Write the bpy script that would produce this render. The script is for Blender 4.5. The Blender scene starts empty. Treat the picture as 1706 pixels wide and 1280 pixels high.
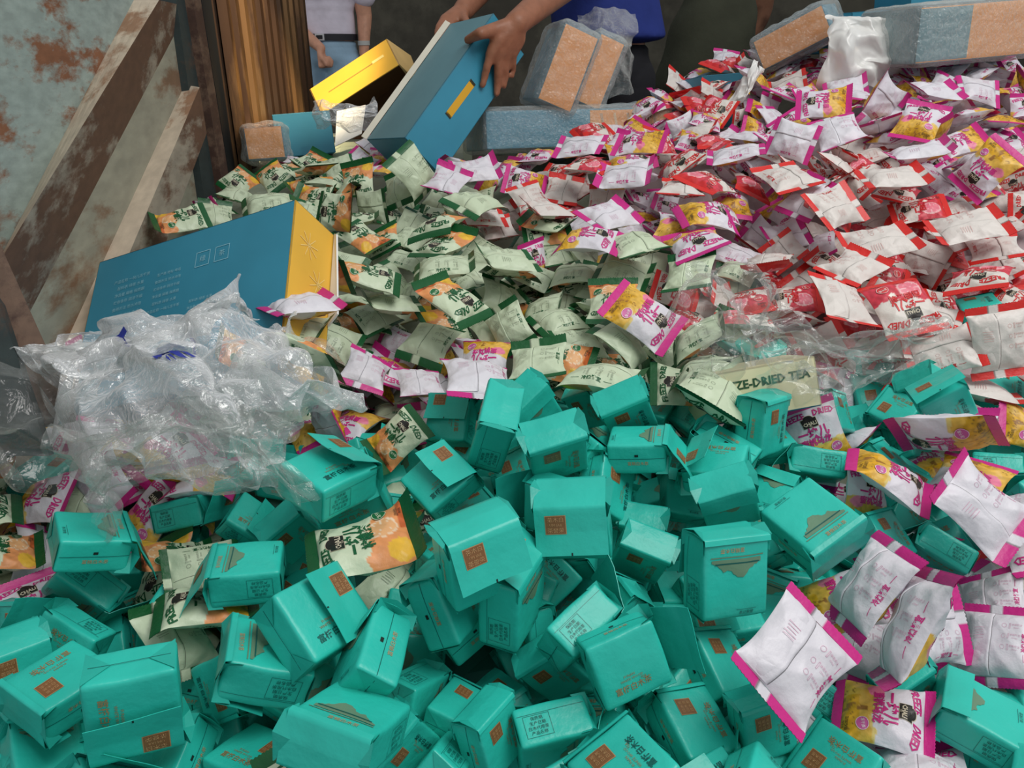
import bpy, bmesh, math, random
import numpy as np
from mathutils import Vector, Matrix

# ---------------------------------------------------------------- camera, world, light, exposure
SC = bpy.context.scene
COL = SC.collection
W_PX, H_PX, F_PX = 1706, 1280, 1281.0
PITCH = math.radians(23.8)
CAM = np.array([0.0, 0.0, 1.0])
R_ = np.array([1.0, 0, 0]); U_ = np.array([0, math.sin(PITCH), math.cos(PITCH)]); F_ = np.array([0, math.cos(PITCH), -math.sin(PITCH)])
cd = bpy.data.cameras.new('camera'); cam = bpy.data.objects.new('camera', cd); COL.objects.link(cam)
cd.sensor_fit = 'HORIZONTAL'; cd.sensor_width = 36.0; cd.lens = 36.0 * F_PX / W_PX; cd.clip_start = 0.02
cam.location = CAM; cam.rotation_euler = (math.pi / 2 - PITCH, 0, 0)
SC.camera = cam
SC.view_settings.view_transform = 'Standard'; SC.view_settings.look = 'None'
SC.view_settings.gamma = 1.0; SC.view_settings.use_curve_mapping = False
SC.view_settings.exposure = 0.0
w = bpy.data.worlds.new('world'); SC.world = w; w.use_nodes = True
bg = w.node_tree.nodes['Background']; bg.inputs['Color'].default_value = (0.93, 0.97, 1.0, 1); bg.inputs['Strength'].default_value = 0.43

def area_light(name, loc, target, size, power, color, spread=180):
    l = bpy.data.lights.new(name, 'AREA'); l.shape = 'RECTANGLE'; l.size, l.size_y = size; l.energy = power; l.color = color
    l.spread = math.radians(spread)
    o = bpy.data.objects.new(name, l); COL.objects.link(o); o.location = loc
    o.rotation_euler = (Vector(target) - Vector(loc)).to_track_quat('-Z', 'Y').to_euler()
    return o
# daylight from the open side and top, and the patch of warm sun that falls in on the slatted door
area_light('open_roof_daylight', (1.25, 0.35, 3.1), (0.2, 1.1, 0.5), (2.0, 1.5), 57, (1.0, 0.98, 0.95))
sp = bpy.data.lights.new('warm_sun_patch', 'SPOT'); sp.energy = 2000; sp.color = (1.0, 0.80, 0.52); sp.spot_size = math.radians(8.0); sp.spot_blend = 0.35; sp.shadow_soft_size = 0.05
so = bpy.data.objects.new('warm_sun_patch', sp); COL.objects.link(so); so.location = (1.15, 0.75, 4.4)
so.rotation_euler = (Vector((-0.74, 2.60, 0.88)) - so.location).to_track_quat('-Z', 'Y').to_euler()

# ---------------------------------------------------------------- pixel <-> place
def ray(px, py):
    d = F_ + (px - W_PX / 2) / F_PX * R_ + (H_PX / 2 - py) / F_PX * U_
    return d
def P(px, py, depth):
    """point seen at pixel px,py at the given camera depth"""
    return CAM + ray(px, py) * depth
def proj(p):
    v = np.asarray(p, float) - CAM; z = v @ F_
    return W_PX / 2 + F_PX * (v @ R_) / z, H_PX / 2 - F_PX * (v @ U_) / z, z
def ss(x, a, b):
    t = min(1, max(0, (x - a) / (b - a))); return t * t * (3 - 2 * t)
def pile_z(x, y):
    return 0.43 + 0.195 * (y - 0.46) + 0.20 * ss(x, -0.2, 1.3) * ss(y, 1.0, 2.3)
def pile_depth(px, py):
    d = ray(px, py); t = 0.25
    while t < 3.2:
        p = CAM + d * t
        if p[2] < pile_z(p[0], p[1]): return t
        t += 0.01
    return 2.35
CROP = {}
for r in range(4):
    for c in range(4):
        CROP['%d%d' % (r, c)] = ([0, 420, 840, 1270][c], [0, 320, 640, 960][r], (436 if c == 3 else 430) / 1706.0)
CROP['ff'] = (0, 0, 1.0)
def cpx(crop, x, y):
    a, b, s = CROP[crop]; return a + x * s, b + y * s

# ---------------------------------------------------------------- mesh helpers
class MB:
    def __init__(s): s.v = []; s.f = []; s.m = []; s.c = []
    def add(s, verts, faces, col=(1, 1, 1), mat=0):
        n = len(s.v); s.v += [tuple(map(float, p)) for p in verts]
        s.f += [tuple(i + n for i in f) for f in faces]; s.m += [mat] * len(faces)
        if isinstance(col, tuple): s.c += [col] * len(verts)
        else: s.c += [tuple(k) for k in col]
    def box(s, lo, hi, col=(1, 1, 1), mat=0):
        (a, b, c), (d, e, f) = lo, hi
        s.add([(a, b, c), (d, b, c), (d, e, c), (a, e, c), (a, b, f), (d, b, f), (d, e, f), (a, e, f)],
              [(0, 3, 2, 1), (4, 5, 6, 7), (0, 1, 5, 4), (1, 2, 6, 5), (2, 3, 7, 6), (3, 0, 4, 7)], col, mat)
    def grid(s, pts, col=(1, 1, 1), mat=0, flip=False):
        """pts: array n x m x 3"""
        n, m = pts.shape[:2]; fs = []
        for i in range(n - 1):
            for j in range(m - 1):
                q = (i * m + j, (i + 1) * m + j, (i + 1) * m + j + 1, i * m + j + 1)
                fs.append(q[::-1] if flip else q)
        s.add(pts.reshape(-1, 3), fs, col if isinstance(col, tuple) else col.reshape(-1, 3), mat)
    def mesh(s, name, mats, smooth=True, weld=0.0):
        me = bpy.data.meshes.new(name); me.from_pydata(s.v, [], s.f)
        at = me.color_attributes.new('Col', 'FLOAT_COLOR', 'POINT')
        arr = np.ones((len(s.v), 4), np.float32); arr[:, :3] = np.array(s.c, np.float32).reshape(-1, 3)
        at.data.foreach_set('color', arr.ravel())
        for m in (mats if isinstance(mats, (list, tuple)) else [mats]): me.materials.append(m)
        me.polygons.foreach_set('material_index', s.m)
        me.polygons.foreach_set('use_smooth', [smooth] * len(s.f))
        me.update()
        if weld:
            bm = bmesh.new(); bm.from_mesh(me); bmesh.ops.remove_doubles(bm, verts=bm.verts, dist=weld); bmesh.ops.recalc_face_normals(bm, faces=bm.faces); bm.to_mesh(me); bm.free()
        return me
def obj(name, me, parent=None, mw=None):
    o = bpy.data.objects.new(name, me); COL.objects.link(o)
    if parent is not None: o.parent = parent
    if mw is not None: o.matrix_world = mw
    return o
def tag(o, label=None, cat=None, group=None, kind=None):
    if label: o['label'] = label
    if cat: o['category'] = cat
    if group: o['group'] = group
    if kind: o['kind'] = kind
    return o
def copy_tree(o, parent=None):
    c = o.copy(); COL.objects.link(c); c.parent = parent
    for ch in o.children:
        copy_tree(ch, c)
    return c
def mat_from(X, Y, Z, loc):
    return Matrix(((X[0], Y[0], Z[0], loc[0]), (X[1], Y[1], Z[1], loc[1]), (X[2], Y[2], Z[2], loc[2]), (0, 0, 0, 1)))
def lin(r, g, b):
    f = lambda v: (v / 255 / 12.92) if v / 255 <= 0.04045 else ((v / 255 + 0.055) / 1.055) ** 2.4
    return (f(r), f(g), f(b))
def wob(seed, n=5, fr=3.0):
    """a smooth random function of (u,v), about -1..1"""
    rg = random.Random(seed); t = [(rg.uniform(-fr, fr), rg.uniform(-fr, fr), rg.uniform(0, 6.28), rg.uniform(.4, 1)) for _ in range(n)]
    s = sum(k[3] for k in t)
    return lambda u, v: sum(a * np.sin(p * u + q * v + ph) for p, q, ph, a in t) / s * 1.4

_text_cache = {}
def text_geo(body, bold=0.02, res=1, maxlen=0.35):
    """filled outline of a line of writing, cap size 1, centred; edges cut so it can bend over a surface"""
    k = (body, bold, res)
    if k in _text_cache: return _text_cache[k]
    cu = bpy.data.curves.new('writing', 'FONT'); cu.body = body; cu.resolution_u = res; cu.offset = bold; cu.align_x = 'CENTER'
    o = bpy.data.objects.new('writing', cu); COL.objects.link(o)
    dg = bpy.context.evaluated_depsgraph_get(); me = bpy.data.meshes.new_from_object(o.evaluated_get(dg))
    bm = bmesh.new(); bm.from_mesh(me); bmesh.ops.triangulate(bm, faces=bm.faces)
    for _ in range(2):
        es = [e for e in bm.edges if e.calc_length() > maxlen]
        if es: bmesh.ops.subdivide_edges(bm, edges=es, cuts=1)
        bmesh.ops.triangulate(bm, faces=[f for f in bm.faces if len(f.verts) > 3])
    bm.verts.index_update()
    v = np.array([x.co[:2] for x in bm.verts]); f = [tuple(x.index for x in q.verts) for q in bm.faces]
    bm.free(); bpy.data.objects.remove(o); bpy.data.curves.remove(cu); bpy.data.meshes.remove(me)
    v[:, 1] -= 0.36; v[:, 0] -= (v[:, 0].max() + v[:, 0].min()) / 2
    _text_cache[k] = (v, f); return v, f
def disc_geo(rx, ry, n=20, rings=3):
    v = [(0, 0)]; f = []
    for k in range(1, rings + 1):
        for i in range(n): a = 6.2832 * i / n; v.append((rx * k / rings * math.cos(a), ry * k / rings * math.sin(a)))
    for i in range(n): f.append((0, 1 + i, 1 + (i + 1) % n))
    for k in range(rings - 1):
        for i in range(n): a = 1 + k * n + i; b = 1 + k * n + (i + 1) % n; f.append((a, a + n, b + n, b))
    return np.array(v), f
def ring_geo(rx, ry, t, n=24):
    v = []; f = []
    for i in range(n):
        a = 6.2832 * i / n
        v += [(rx * math.cos(a), ry * math.sin(a)), ((rx - t) * math.cos(a), (ry - t) * math.sin(a))]
    for i in range(n): j = (i + 1) % n; f.append((2 * i, 2 * j, 2 * j + 1, 2 * i + 1))
    return np.array(v), f
def rect_geo(a, b, nx=4, ny=4):
    v = [(-a + 2 * a * i / nx, -b + 2 * b * j / ny) for i in range(nx + 1) for j in range(ny + 1)]
    f = [(i * (ny + 1) + j, (i + 1) * (ny + 1) + j, (i + 1) * (ny + 1) + j + 1, i * (ny + 1) + j + 1) for i in range(nx) for j in range(ny)]
    return np.array(v), f
def frame_geo(a, b, t):
    v = [(-a, -b), (a, -b), (a, b), (-a, b), (-a + t, -b + t), (a - t, -b + t), (a - t, b - t), (-a + t, b - t)]
    return np.array(v), [(0, 1, 5, 4), (1, 2, 6, 5), (2, 3, 7, 6), (3, 0, 4, 7)]

# ---------------------------------------------------------------- materials
def mat(name, rough=0.5, color=None, metallic=0.0, bump=0.0, bscale=60.0, vary=0.0, spec=0.5, coat=0.0):
    m = bpy.data.materials.new(name); m.use_nodes = True; nt = m.node_tree; b = nt.nodes['Principled BSDF']
    b.inputs['Roughness'].default_value = rough; b.inputs['Metallic'].default_value = metallic; b.inputs['Specular IOR Level'].default_value = spec
    b.inputs['Coat Weight'].default_value = coat
    tc = nt.nodes.new('ShaderNodeTexCoord')
    no = nt.nodes.new('ShaderNodeTexNoise'); no.inputs['Scale'].default_value = bscale; no.inputs['Detail'].default_value = 4
    nt.links.new(tc.outputs['Object'], no.inputs['Vector'])
    if color is None:
        at = nt.nodes.new('ShaderNodeVertexColor'); at.layer_name = 'Col'; src = at.outputs['Color']
    else:
        rgb = nt.nodes.new('ShaderNodeRGB'); rgb.outputs[0].default_value = (*color, 1); src = rgb.outputs[0]
    if vary:
        mr = nt.nodes.new('ShaderNodeMapRange'); mr.inputs['From Min'].default_value = .3; mr.inputs['From Max'].default_value = .7
        mr.inputs['To Min'].default_value = 1 - vary; mr.inputs['To Max'].default_value = 1 + vary
        n2 = nt.nodes.new('ShaderNodeTexNoise'); n2.inputs['Scale'].default_value = bscale * .3; nt.links.new(tc.outputs['Object'], n2.inputs['Vector'])
        nt.links.new(n2.outputs['Fac'], mr.inputs['Value'])
        mx = nt.nodes.new('ShaderNodeVectorMath'); mx.operation = 'SCALE'
        nt.links.new(src, mx.inputs[0]); nt.links.new(mr.outputs[0], mx.inputs['Scale']); src = mx.outputs[0]
    nt.links.new(src, b.inputs['Base Color'])
    if bump:
        bp = nt.nodes.new('ShaderNodeBump'); bp.inputs['Strength'].default_value = bump; bp.inputs['Distance'].default_value = 0.004
        nt.links.new(no.outputs['Fac'], bp.inputs['Height']); nt.links.new(bp.outputs['Normal'], b.inputs['Normal'])
    return m
M_POUCH = mat('pouch_film', 0.42, bump=0.35, bscale=70, spec=0.45)
M_PAPER = mat('waxed_paper', 0.36, bump=0.40, bscale=38, vary=0.10, spec=0.45)
M_CARD = mat('carton_board', 0.45, bump=0.06, bscale=40, vary=0.05)
M_COL = mat('plain_surface', 0.6, bump=0.08, bscale=90)
M_SKIN = mat('skin', 0.5, bump=0.15, bscale=150, vary=0.10)
M_CLOTH = mat('cloth', 0.85, bump=0.5, bscale=45, vary=0.10, spec=0.2)
def film_mat(name, tint, amount, rough=0.10, wrinkle=1.0, scale=30.0, lo=.5, gloss=.45):
    m = bpy.data.materials.new(name); m.use_nodes = True; nt = m.node_tree; nt.nodes.clear(); N = nt.nodes.new; L = nt.links.new
    out = N('ShaderNodeOutputMaterial'); mix = N('ShaderNodeMixShader'); tr = N('ShaderNodeBsdfTransparent'); ad = N('ShaderNodeMixShader')
    gl = N('ShaderNodeBsdfGlossy'); df = N('ShaderNodeBsdfDiffuse'); gl.inputs['Roughness'].default_value = rough
    df.inputs['Color'].default_value = (*tint, 1); gl.inputs['Color'].default_value = (1, 1, 1, 1); ad.inputs[0].default_value = gloss
    L(gl.outputs[0], ad.inputs[2]); L(df.outputs[0], ad.inputs[1])
    tr.inputs[0].default_value = (0.98, 0.985, 0.98, 1)
    lw = N('ShaderNodeLayerWeight'); lw.inputs['Blend'].default_value = 0.35
    tc = N('ShaderNodeTexCoord'); no = N('ShaderNodeTexNoise'); no.inputs['Scale'].default_value = scale; no.inputs['Detail'].default_value = 5; no.inputs['Distortion'].default_value = 1.2
    L(tc.outputs['Object'], no.inputs['Vector'])
    bp = N('ShaderNodeBump'); bp.inputs['Strength'].default_value = wrinkle; bp.inputs['Distance'].default_value = 0.008; L(no.outputs['Fac'], bp.inputs['Height'])
    L(bp.outputs[0], gl.inputs['Normal']); L(bp.outputs[0], lw.inputs['Normal'])
    mr = N('ShaderNodeMapRange'); mr.inputs['To Min'].default_value = amount * lo; mr.inputs['To Max'].default_value = min(1, amount * 1.5 + .25)
    L(lw.outputs['Facing'], mr.inputs['Value']); L(mr.outputs[0], mix.inputs[0]); L(tr.outputs[0], mix.inputs[1]); L(ad.outputs[0], mix.inputs[2]); L(mix.outputs[0], out.inputs[0])
    return m
M_FILM = film_mat('clear_film', (.90, .92, .94), 0.56, 0.10, 1.0, 55)
M_FILM_THIN = film_mat('thin_clear_film', (.62, .64, .62), 0.16)
M_BUBBLE = film_mat('bubble_wrap_film', (.72, .74, .70), 0.30, 0.25, 1.0, 90)
M_WHITE_FILM = film_mat('white_poly_sheet', (.80, .79, .76), 0.95, 0.45, 0.3, 12, .93, .14)
# ---------------------------------------------------------------- the setting: load bed wall, post, slatted door, back wall, ground
def struct(name, mb, mats, smooth=False):
    o = obj(name, mb.mesh(name, mats, smooth)); o['kind'] = 'structure'; return o
def rusty(name, paint, rust, amount, scale=7.0, stretch=(1, .35, 1), rough=.75, metal=0.0, dirt=.25):
    m = bpy.data.materials.new(name); m.use_nodes = True; nt = m.node_tree; b = nt.nodes['Principled BSDF']; N = nt.nodes.new; L = nt.links.new
    b.inputs['Roughness'].default_value = rough; b.inputs['Metallic'].default_value = metal
    tc = N('ShaderNodeTexCoord'); mp = N('ShaderNodeMapping'); mp.inputs['Scale'].default_value = stretch; mp.inputs['Rotation'].default_value = (.38, 0, 0); L(tc.outputs['Object'], mp.inputs[0])
    n1 = N('ShaderNodeTexNoise'); n1.inputs['Scale'].default_value = scale; n1.inputs['Detail'].default_value = 9; n1.inputs['Roughness'].default_value = .68; L(mp.outputs[0], n1.inputs['Vector'])
    r1 = N('ShaderNodeValToRGB'); r1.color_ramp.elements[0].position = 1 - amount - .06; r1.color_ramp.elements[1].position = 1 - amount + .03
    L(n1.outputs['Fac'], r1.inputs[0])
    n2 = N('ShaderNodeTexNoise'); n2.inputs['Scale'].default_value = scale * 6; n2.inputs['Detail'].default_value = 6; L(mp.outputs[0], n2.inputs['Vector'])
    r2 = N('ShaderNodeValToRGB'); r2.color_ramp.elements[0].position = .35; r2.color_ramp.elements[1].position = .7; L(n2.outputs['Fac'], r2.inputs[0])
    mx = N('ShaderNodeMix'); mx.data_type = 'RGBA'; mx.inputs[6].default_value = (*paint, 1); mx.inputs[7].default_value = (*rust, 1); L(r1.outputs[0], mx.inputs[0])
    m2 = N('ShaderNodeMix'); m2.data_type = 'RGBA'; m2.blend_type = 'MULTIPLY'; m2.inputs[0].default_value = dirt; L(mx.outputs[2], m2.inputs[6]); L(r2.outputs[0], m2.inputs[7])
    L(m2.outputs[2], b.inputs['Base Color'])
    bp = N('ShaderNodeBump'); bp.inputs['Strength'].default_value = .35; bp.inputs['Distance'].default_value = .004; L(n1.outputs['Fac'], bp.inputs['Height']); L(bp.outputs[0], b.inputs['Normal'])
    return m
M_PAINT = rusty('weathered_paint', lin(158, 174, 168), lin(138, 92, 64), .45, 8.0, (1, .55, 1.5))
M_RAIL = rusty('worn_rail_lit_tone', lin(206, 190, 168), lin(160, 124, 96), .40, 9, dirt=.2)  # worn tan steel, made paler to carry the light on upward faces
M_RUST = rusty('rusted_flank', lin(168, 158, 142), lin(110, 80, 62), .52, 9)
M_PANEL = rusty('grimy_panel', lin(164, 162, 144), lin(136, 108, 84), .42, 6)
M_POST = rusty('dark_post', lin(48, 60, 60), lin(86, 66, 54), .40, 8)
M_BROWNPOST = rusty('rusted_post', lin(112, 88, 72), lin(76, 52, 42), .5, 12)
M_SLAT = rusty('brown_door_slats', lin(140, 104, 66), lin(84, 60, 42), .5, 5, (1, 1, .12), .36, .5)
M_GROUND = rusty('grey_concrete', lin(96, 92, 80), lin(80, 76, 66), .5, 1.2, (1, 1, 1), .9)
M_BLACK = mat('black_rubber', .7, lin(22, 24, 24))
def wallx(y, off=0.0): return -.735 - .098 * (y - 1.05) + off
def on_wall(px, py, off=0.0):
    d = ray(px, py); t = (-.735 + off + .098 * 1.05) / (d[0] + .098 * d[1]); return CAM + d * t
def line_on(p, q, off, t0, t1):
    a, b = on_wall(*p, off), on_wall(*q, off); return a + (b - a) * t0, a + (b - a) * t1
wl = MB()
def quad4(mb, a, b, c, d, mi):
    n = 12; g = np.array([[a + (b - a) * i / n + ((d + (c - d) * i / n) - (a + (b - a) * i / n)) * j / 3 for j in range(4)] for i in range(n + 1)]); mb.grid(g, (1, 1, 1), mi)
EXT = (-1.1, 1.0)
L1a, L1b = line_on((57, 320), (223, 0), .004, *EXT); R1a, R1b = line_on((70, 320), (265, 0), .052, *EXT)
L2a, L2b = line_on((154, 320), (287, 65), .012, -1.1, 1.30); K2a, K2b = line_on((194, 388), (306, 145), .012, -1.6, 1.02); Q2a, Q2b = line_on((232, 383), (331, 149), .055, -1.6, 1.02)
up = np.array([0, 0, 1.6])
quad4(wl, L1a, L1b, L1b + up, L1a + up, 0)            # painted sheet above the first rail
quad4(wl, R1a, R1b, L1b, L1a, 1)                      # worn top of the first rail, its light put into a paler tan
quad4(wl, L2a, L2b, R1b, R1a, 2)                      # its rusted flank
dn = np.array([0, 0, -1.3])
quad4(wl, L2a + dn, L2b + dn, L2b, L2a, 3)            # sheet below
o = struct('wall_left', wl, [M_PAINT, M_RAIL, M_RUST, M_PANEL])
rl = MB(); dr = np.array([0, 0, -.11]); k = .012
quad4(rl, Q2a, Q2b, K2b, K2a, 0); quad4(rl, Q2a + dr, Q2b + dr, Q2b, Q2a, 1); quad4(rl, K2b, Q2b, Q2b + dr, K2b + dr, 0); quad4(rl, K2a + dr, K2b + dr, Q2b + dr, Q2a + dr, 1)
struct('trim_1', rl, [M_RAIL, M_RUST])
def prism(mb, quad, thick, mi=0, col=(1, 1, 1)):
    q = [np.array(p) for p in quad]; n = np.cross(q[1] - q[0], q[3] - q[0]); n /= np.linalg.norm(n)
    if n @ (q[0] - CAM) > 0: n = -n
    b = [p - n * thick for p in q]; mb.add(q + b, [(0, 1, 2, 3), (7, 6, 5, 4), (0, 4, 5, 1), (1, 5, 6, 2), (2, 6, 7, 3), (3, 7, 4, 0)], col, mi)
# end post of the load bed and its strips; its dark colour includes shading
pm = MB(); prism(pm, [on_wall(340, 330, .03), on_wall(396, 330, .03), on_wall(343, -60, .03), on_wall(285, -60, .03)], .05, 0); struct('trim_2', pm, M_POST)
pm = MB(); prism(pm, [on_wall(374, 330, .05), on_wall(387, 330, .05), on_wall(325, -60, .05), on_wall(312, -60, .05)], .03, 0); struct('trim_3', pm, M_BROWNPOST)
pm = MB(); prism(pm, [on_wall(388, 330, .045), on_wall(404, 330, .045), on_wall(350, -60, .045), on_wall(326, -60, .045)], .04, 0); struct('trim_4', pm, M_BLACK)
# leaning post at the near end
pm = MB(); prism(pm, [P(75, 700, .98), P(128, 690, 1.0), P(-10, 385, 1.0), P(-72, 385, .98)], .05, 0); struct('trim_5', pm, M_BROWNPOST)
pm = MB(); prism(pm, [P(-150, 760, .90), P(82, 760, .95), P(-2, 505, .95), P(-150, 300, .90)], .03, 0); struct('trim_6', pm, M_POST)
# slatted door folded back behind the post
dm = MB(); a, b = P(388, 200, 2.20), P(514, 120, 2.95); a[2] = b[2] = 0; d = b - a; L = np.linalg.norm(d); d /= L; nrm = np.cross(d, (0, 0, 1)); nrm = nrm if nrm[0] > 0 else -nrm
N = 12; pr = []
for i in range(N):
    for f, h in ((0, 0), (.18, .022), (.55, .022), (.72, 0)): pr.append((L * (i + f) / N, h))
pr.append((L, 0)); pts = np.array([[a + d * s + nrm * h + np.array([0, 0, z]) for z in (0, .5, .8, 1.0, 1.15, 1.3)] for s, h in pr])
dm.grid(pts); bk = pts - nrm * .03; dm.grid(bk, flip=True)
struct('door_1', dm, M_SLAT)
gm = MB(); gm.grid(np.array([[(x, y, 0) for y in np.linspace(-1, 14, 8)] for x in np.linspace(-7, 8, 8)], float)); struct('floor', gm, M_GROUND)
bm_ = MB(); bm_.box((-7, 7.4, 0), (8, 7.6, 4)); struct('wall_back', bm_, M_GROUND)

# ---------------------------------------------------------------- cartons
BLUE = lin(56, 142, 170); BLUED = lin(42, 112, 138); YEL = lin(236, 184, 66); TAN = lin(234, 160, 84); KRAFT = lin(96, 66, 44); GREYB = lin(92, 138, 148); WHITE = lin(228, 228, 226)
def fitmat(f): 
    c, R, d = f; R = np.array(R); return mat_from(R[:, 0], R[:, 1], R[:, 2], c), np.array(d)
def carton(name, fit, cols, label, group=None, open_side=None, seam=True):
    """cols: colours of the sides keyed +x -x +y -y +z -z; open_side: that side is left open, with flaps"""
    mw, d = fitmat(fit); hx, hy, hz = d / 2; t = .004; mb = MB()
    def side(key):
        ax = 'xyz'.index(key[1]); sg = 1 if key[0] == '+' else -1; lo = -d / 2; hi = d / 2; lo, hi = lo.copy(), hi.copy()
        if sg > 0: lo[ax] = hi[ax] - t
        else: hi[ax] = lo[ax] + t
        return lo, hi
    root = None; parts = []
    for key in ('+z', '-z', '+y', '-y', '+x', '-x'):
        if key == open_side: continue
        lo, hi = side(key); col = cols.get(key, BLUE)
        mb2 = MB(); mb2.box(lo, hi, tuple(col)); parts.append((key, mb2))
    big = MB()
    for key, m2 in parts:
        big.add(m2.v, m2.f, [tuple(c) for c in m2.c])
    me = big.mesh(name, M_CARD, smooth=False); o = obj(name, me, None, mw); tag(o, label, 'carton', group)
    bv = o.modifiers.new('edge', 'BEVEL'); bv.width = .0018; bv.segments = 2; bv.limit_method = 'ANGLE'
    return o, d
def print_on(o, name, face, d, items):
    """writing on a carton side as a part: items (geo, a, b, size, rot, col)"""
    mb = MB(); hx, hy, hz = d / 2
    for geo, a, b, size, rot, col in items:
        v, f = geo; v = v * size; c, s = math.cos(rot), math.sin(rot); q = np.stack([v[:, 0] * c - v[:, 1] * s + a, v[:, 0] * s + v[:, 1] * c + b], -1); p = np.zeros((len(q), 3)); e = .0008
        if face == '+z': p[:, 0], p[:, 1], p[:, 2] = q[:, 0], q[:, 1], hz + e
        if face == '+x': p[:, 2], p[:, 1], p[:, 0] = -q[:, 0], q[:, 1], hx + e
        if face == '+y': p[:, 0], p[:, 2], p[:, 1] = q[:, 0], -q[:, 1], hy + e
        mb.add(p, f, tuple(col))
    return obj(name, mb.mesh(name, M_CARD, smooth=False), o)
def flap(o, name, pts, th, col):
    mb = MB(); prism_local(mb, pts, th, col); return obj(name, mb.mesh(name, M_CARD, smooth=False), o)
def prism_local(mb, q, th, col):
    q = [np.array(p, float) for p in q]; n = np.cross(q[1] - q[0], q[3] - q[0]); n /= np.linalg.norm(n); b = [p - n * th for p in q]
    mb.add(q + b, [(0, 1, 2, 3), (7, 6, 5, 4), (0, 4, 5, 1), (1, 5, 6, 2), (2, 6, 7, 3), (3, 7, 4, 0)], tuple(col))
# tilted blue carton with a yellow end by the left wall
f_left = ([-0.4950, 1.1685, 0.589], [[0.9249, -0.0356, -0.3785], [-0.2279, 0.745, -0.6269], [0.3043, 0.6661, 0.681]], [0.4050, 0.29, 0.105])
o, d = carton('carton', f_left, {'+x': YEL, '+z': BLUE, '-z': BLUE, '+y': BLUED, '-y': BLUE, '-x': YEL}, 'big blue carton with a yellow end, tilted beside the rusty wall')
hx, hy, hz = d / 2; pale = lin(142, 200, 216); it = []
rows = ['产品名称 一块儿冻干茶', '配料表 绿茶 水果', '净含量 规格 保质期', '贮存条件 阴凉干燥', '食用方法 热水冲泡', '生产商 地址 电话']
for k in range(6): it.append((text_geo(rows[k], .0), -.115 + .0 * k, .088 - .0135 * k, .0075, 0, pale)); it.append((text_geo(rows[5 - k], .0), -.035, .078 - .0135 * k, .0065, 0, pale))
for k in range(7): it.append((text_geo(rows[(k + 2) % 6], .0), -.125, -.010 - .012 * k, .006, 0, pale)); it.append((text_geo(rows[(k + 4) % 6], .0), -.045, -.006 - .012 * k, .006, 0, pale))
for k in range(6): it.append((text_geo(rows[(k + 1) % 6], .0), .040, .010 - .012 * k, .006, 0, pale))
for k in range(2): it.append((frame_geo(.014, .014, .0012), .032 + .038 * k, .085, 1, 0, pale)); it.append((text_geo(['绿', '茶'][k], .0), .032 + .038 * k, .085, .012, 0, pale))
for blk in (it[0:12:2] + it[12:26:2], it[1:12:2] + it[13:26:2], it[26:32], it[32:34], it[34:36]): print_on(o, 'text_block', '+z', d, blk)['label'] = 'pale printed text on the blue side'
flap(o, 'end_flap', [(hx + .002, hy, hz * -.9), (hx + .002, -hy * .2, hz * -.9), (hx + .022, -hy * .1, hz * -.8), (hx + .010, hy * .95, hz * -.8)], .003, WHITE)['label'] = 'white inside of the end flap'
sp_ = []
for cx_, cy_ in ((-.012, .085), (.018, .03)):
    for a in range(9): sp_.append((rect_geo(.0007, .011, 1, 1), cx_ + .012 * math.sin(a * .7), cy_ + .012 * math.cos(a * .7), 1, -a * .7, lin(246, 214, 132)))
print_on(o, 'printed_firework', '+x', d, sp_)
# the blue carton being lifted
f_held = ([-0.1772, 2.1913, 0.8732], [[0.6161, 0.5234, -0.5886], [-0.7806, 0.5053, -0.3679], [0.1049, 0.6861, 0.7199]], [0.199, 0.4159, 0.1365])
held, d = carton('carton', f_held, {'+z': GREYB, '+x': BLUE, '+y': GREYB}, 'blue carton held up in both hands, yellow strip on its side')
hx, hy, hz = d / 2
def local_on(fit, px, py):
    m_, d_ = fitmat(fit); inv = m_.inverted(); c = np.array(inv @ Vector(CAM)); dv = np.array(inv.to_3x3() @ Vector(ray(px, py))); q = c + dv * (d_[0] / 2 - c[0]) / dv[0]; return -q[2], q[1]
_a, _b = local_on(f_held, 787, 138), local_on(f_held, 747, 192); HS = ((_a[0] + _b[0]) / 2, (_a[1] + _b[1]) / 2, .010, math.hypot(_a[0] - _b[0], _a[1] - _b[1]) / 2, math.atan2(-(_a[0] - _b[0]), _a[1] - _b[1]))
print_on(held, 'handle_strip', '+x', d, [(rect_geo(HS[2], HS[3], 2, 2), HS[0], HS[1], 1, HS[4], lin(222, 168, 40)), (rect_geo(HS[2], .004, 1, 1), HS[0] - HS[3] * math.sin(HS[4]), HS[1] + HS[3] * math.cos(HS[4]), 1, HS[4], lin(40, 44, 30)), (rect_geo(HS[2], .004, 1, 1), HS[0] + HS[3] * math.sin(HS[4]), HS[1] - HS[3] * math.cos(HS[4]), 1, HS[4], lin(40, 44, 30))])['label'] = 'yellow strip with dark ends'
flap(held, 'side_flap', [(-hx - .001, hy, hz), (-hx - .001, -hy, hz), (-hx - .012, -hy, hz + .012), (-hx - .012, hy, hz + .012)], .002, lin(220, 214, 196))
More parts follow.
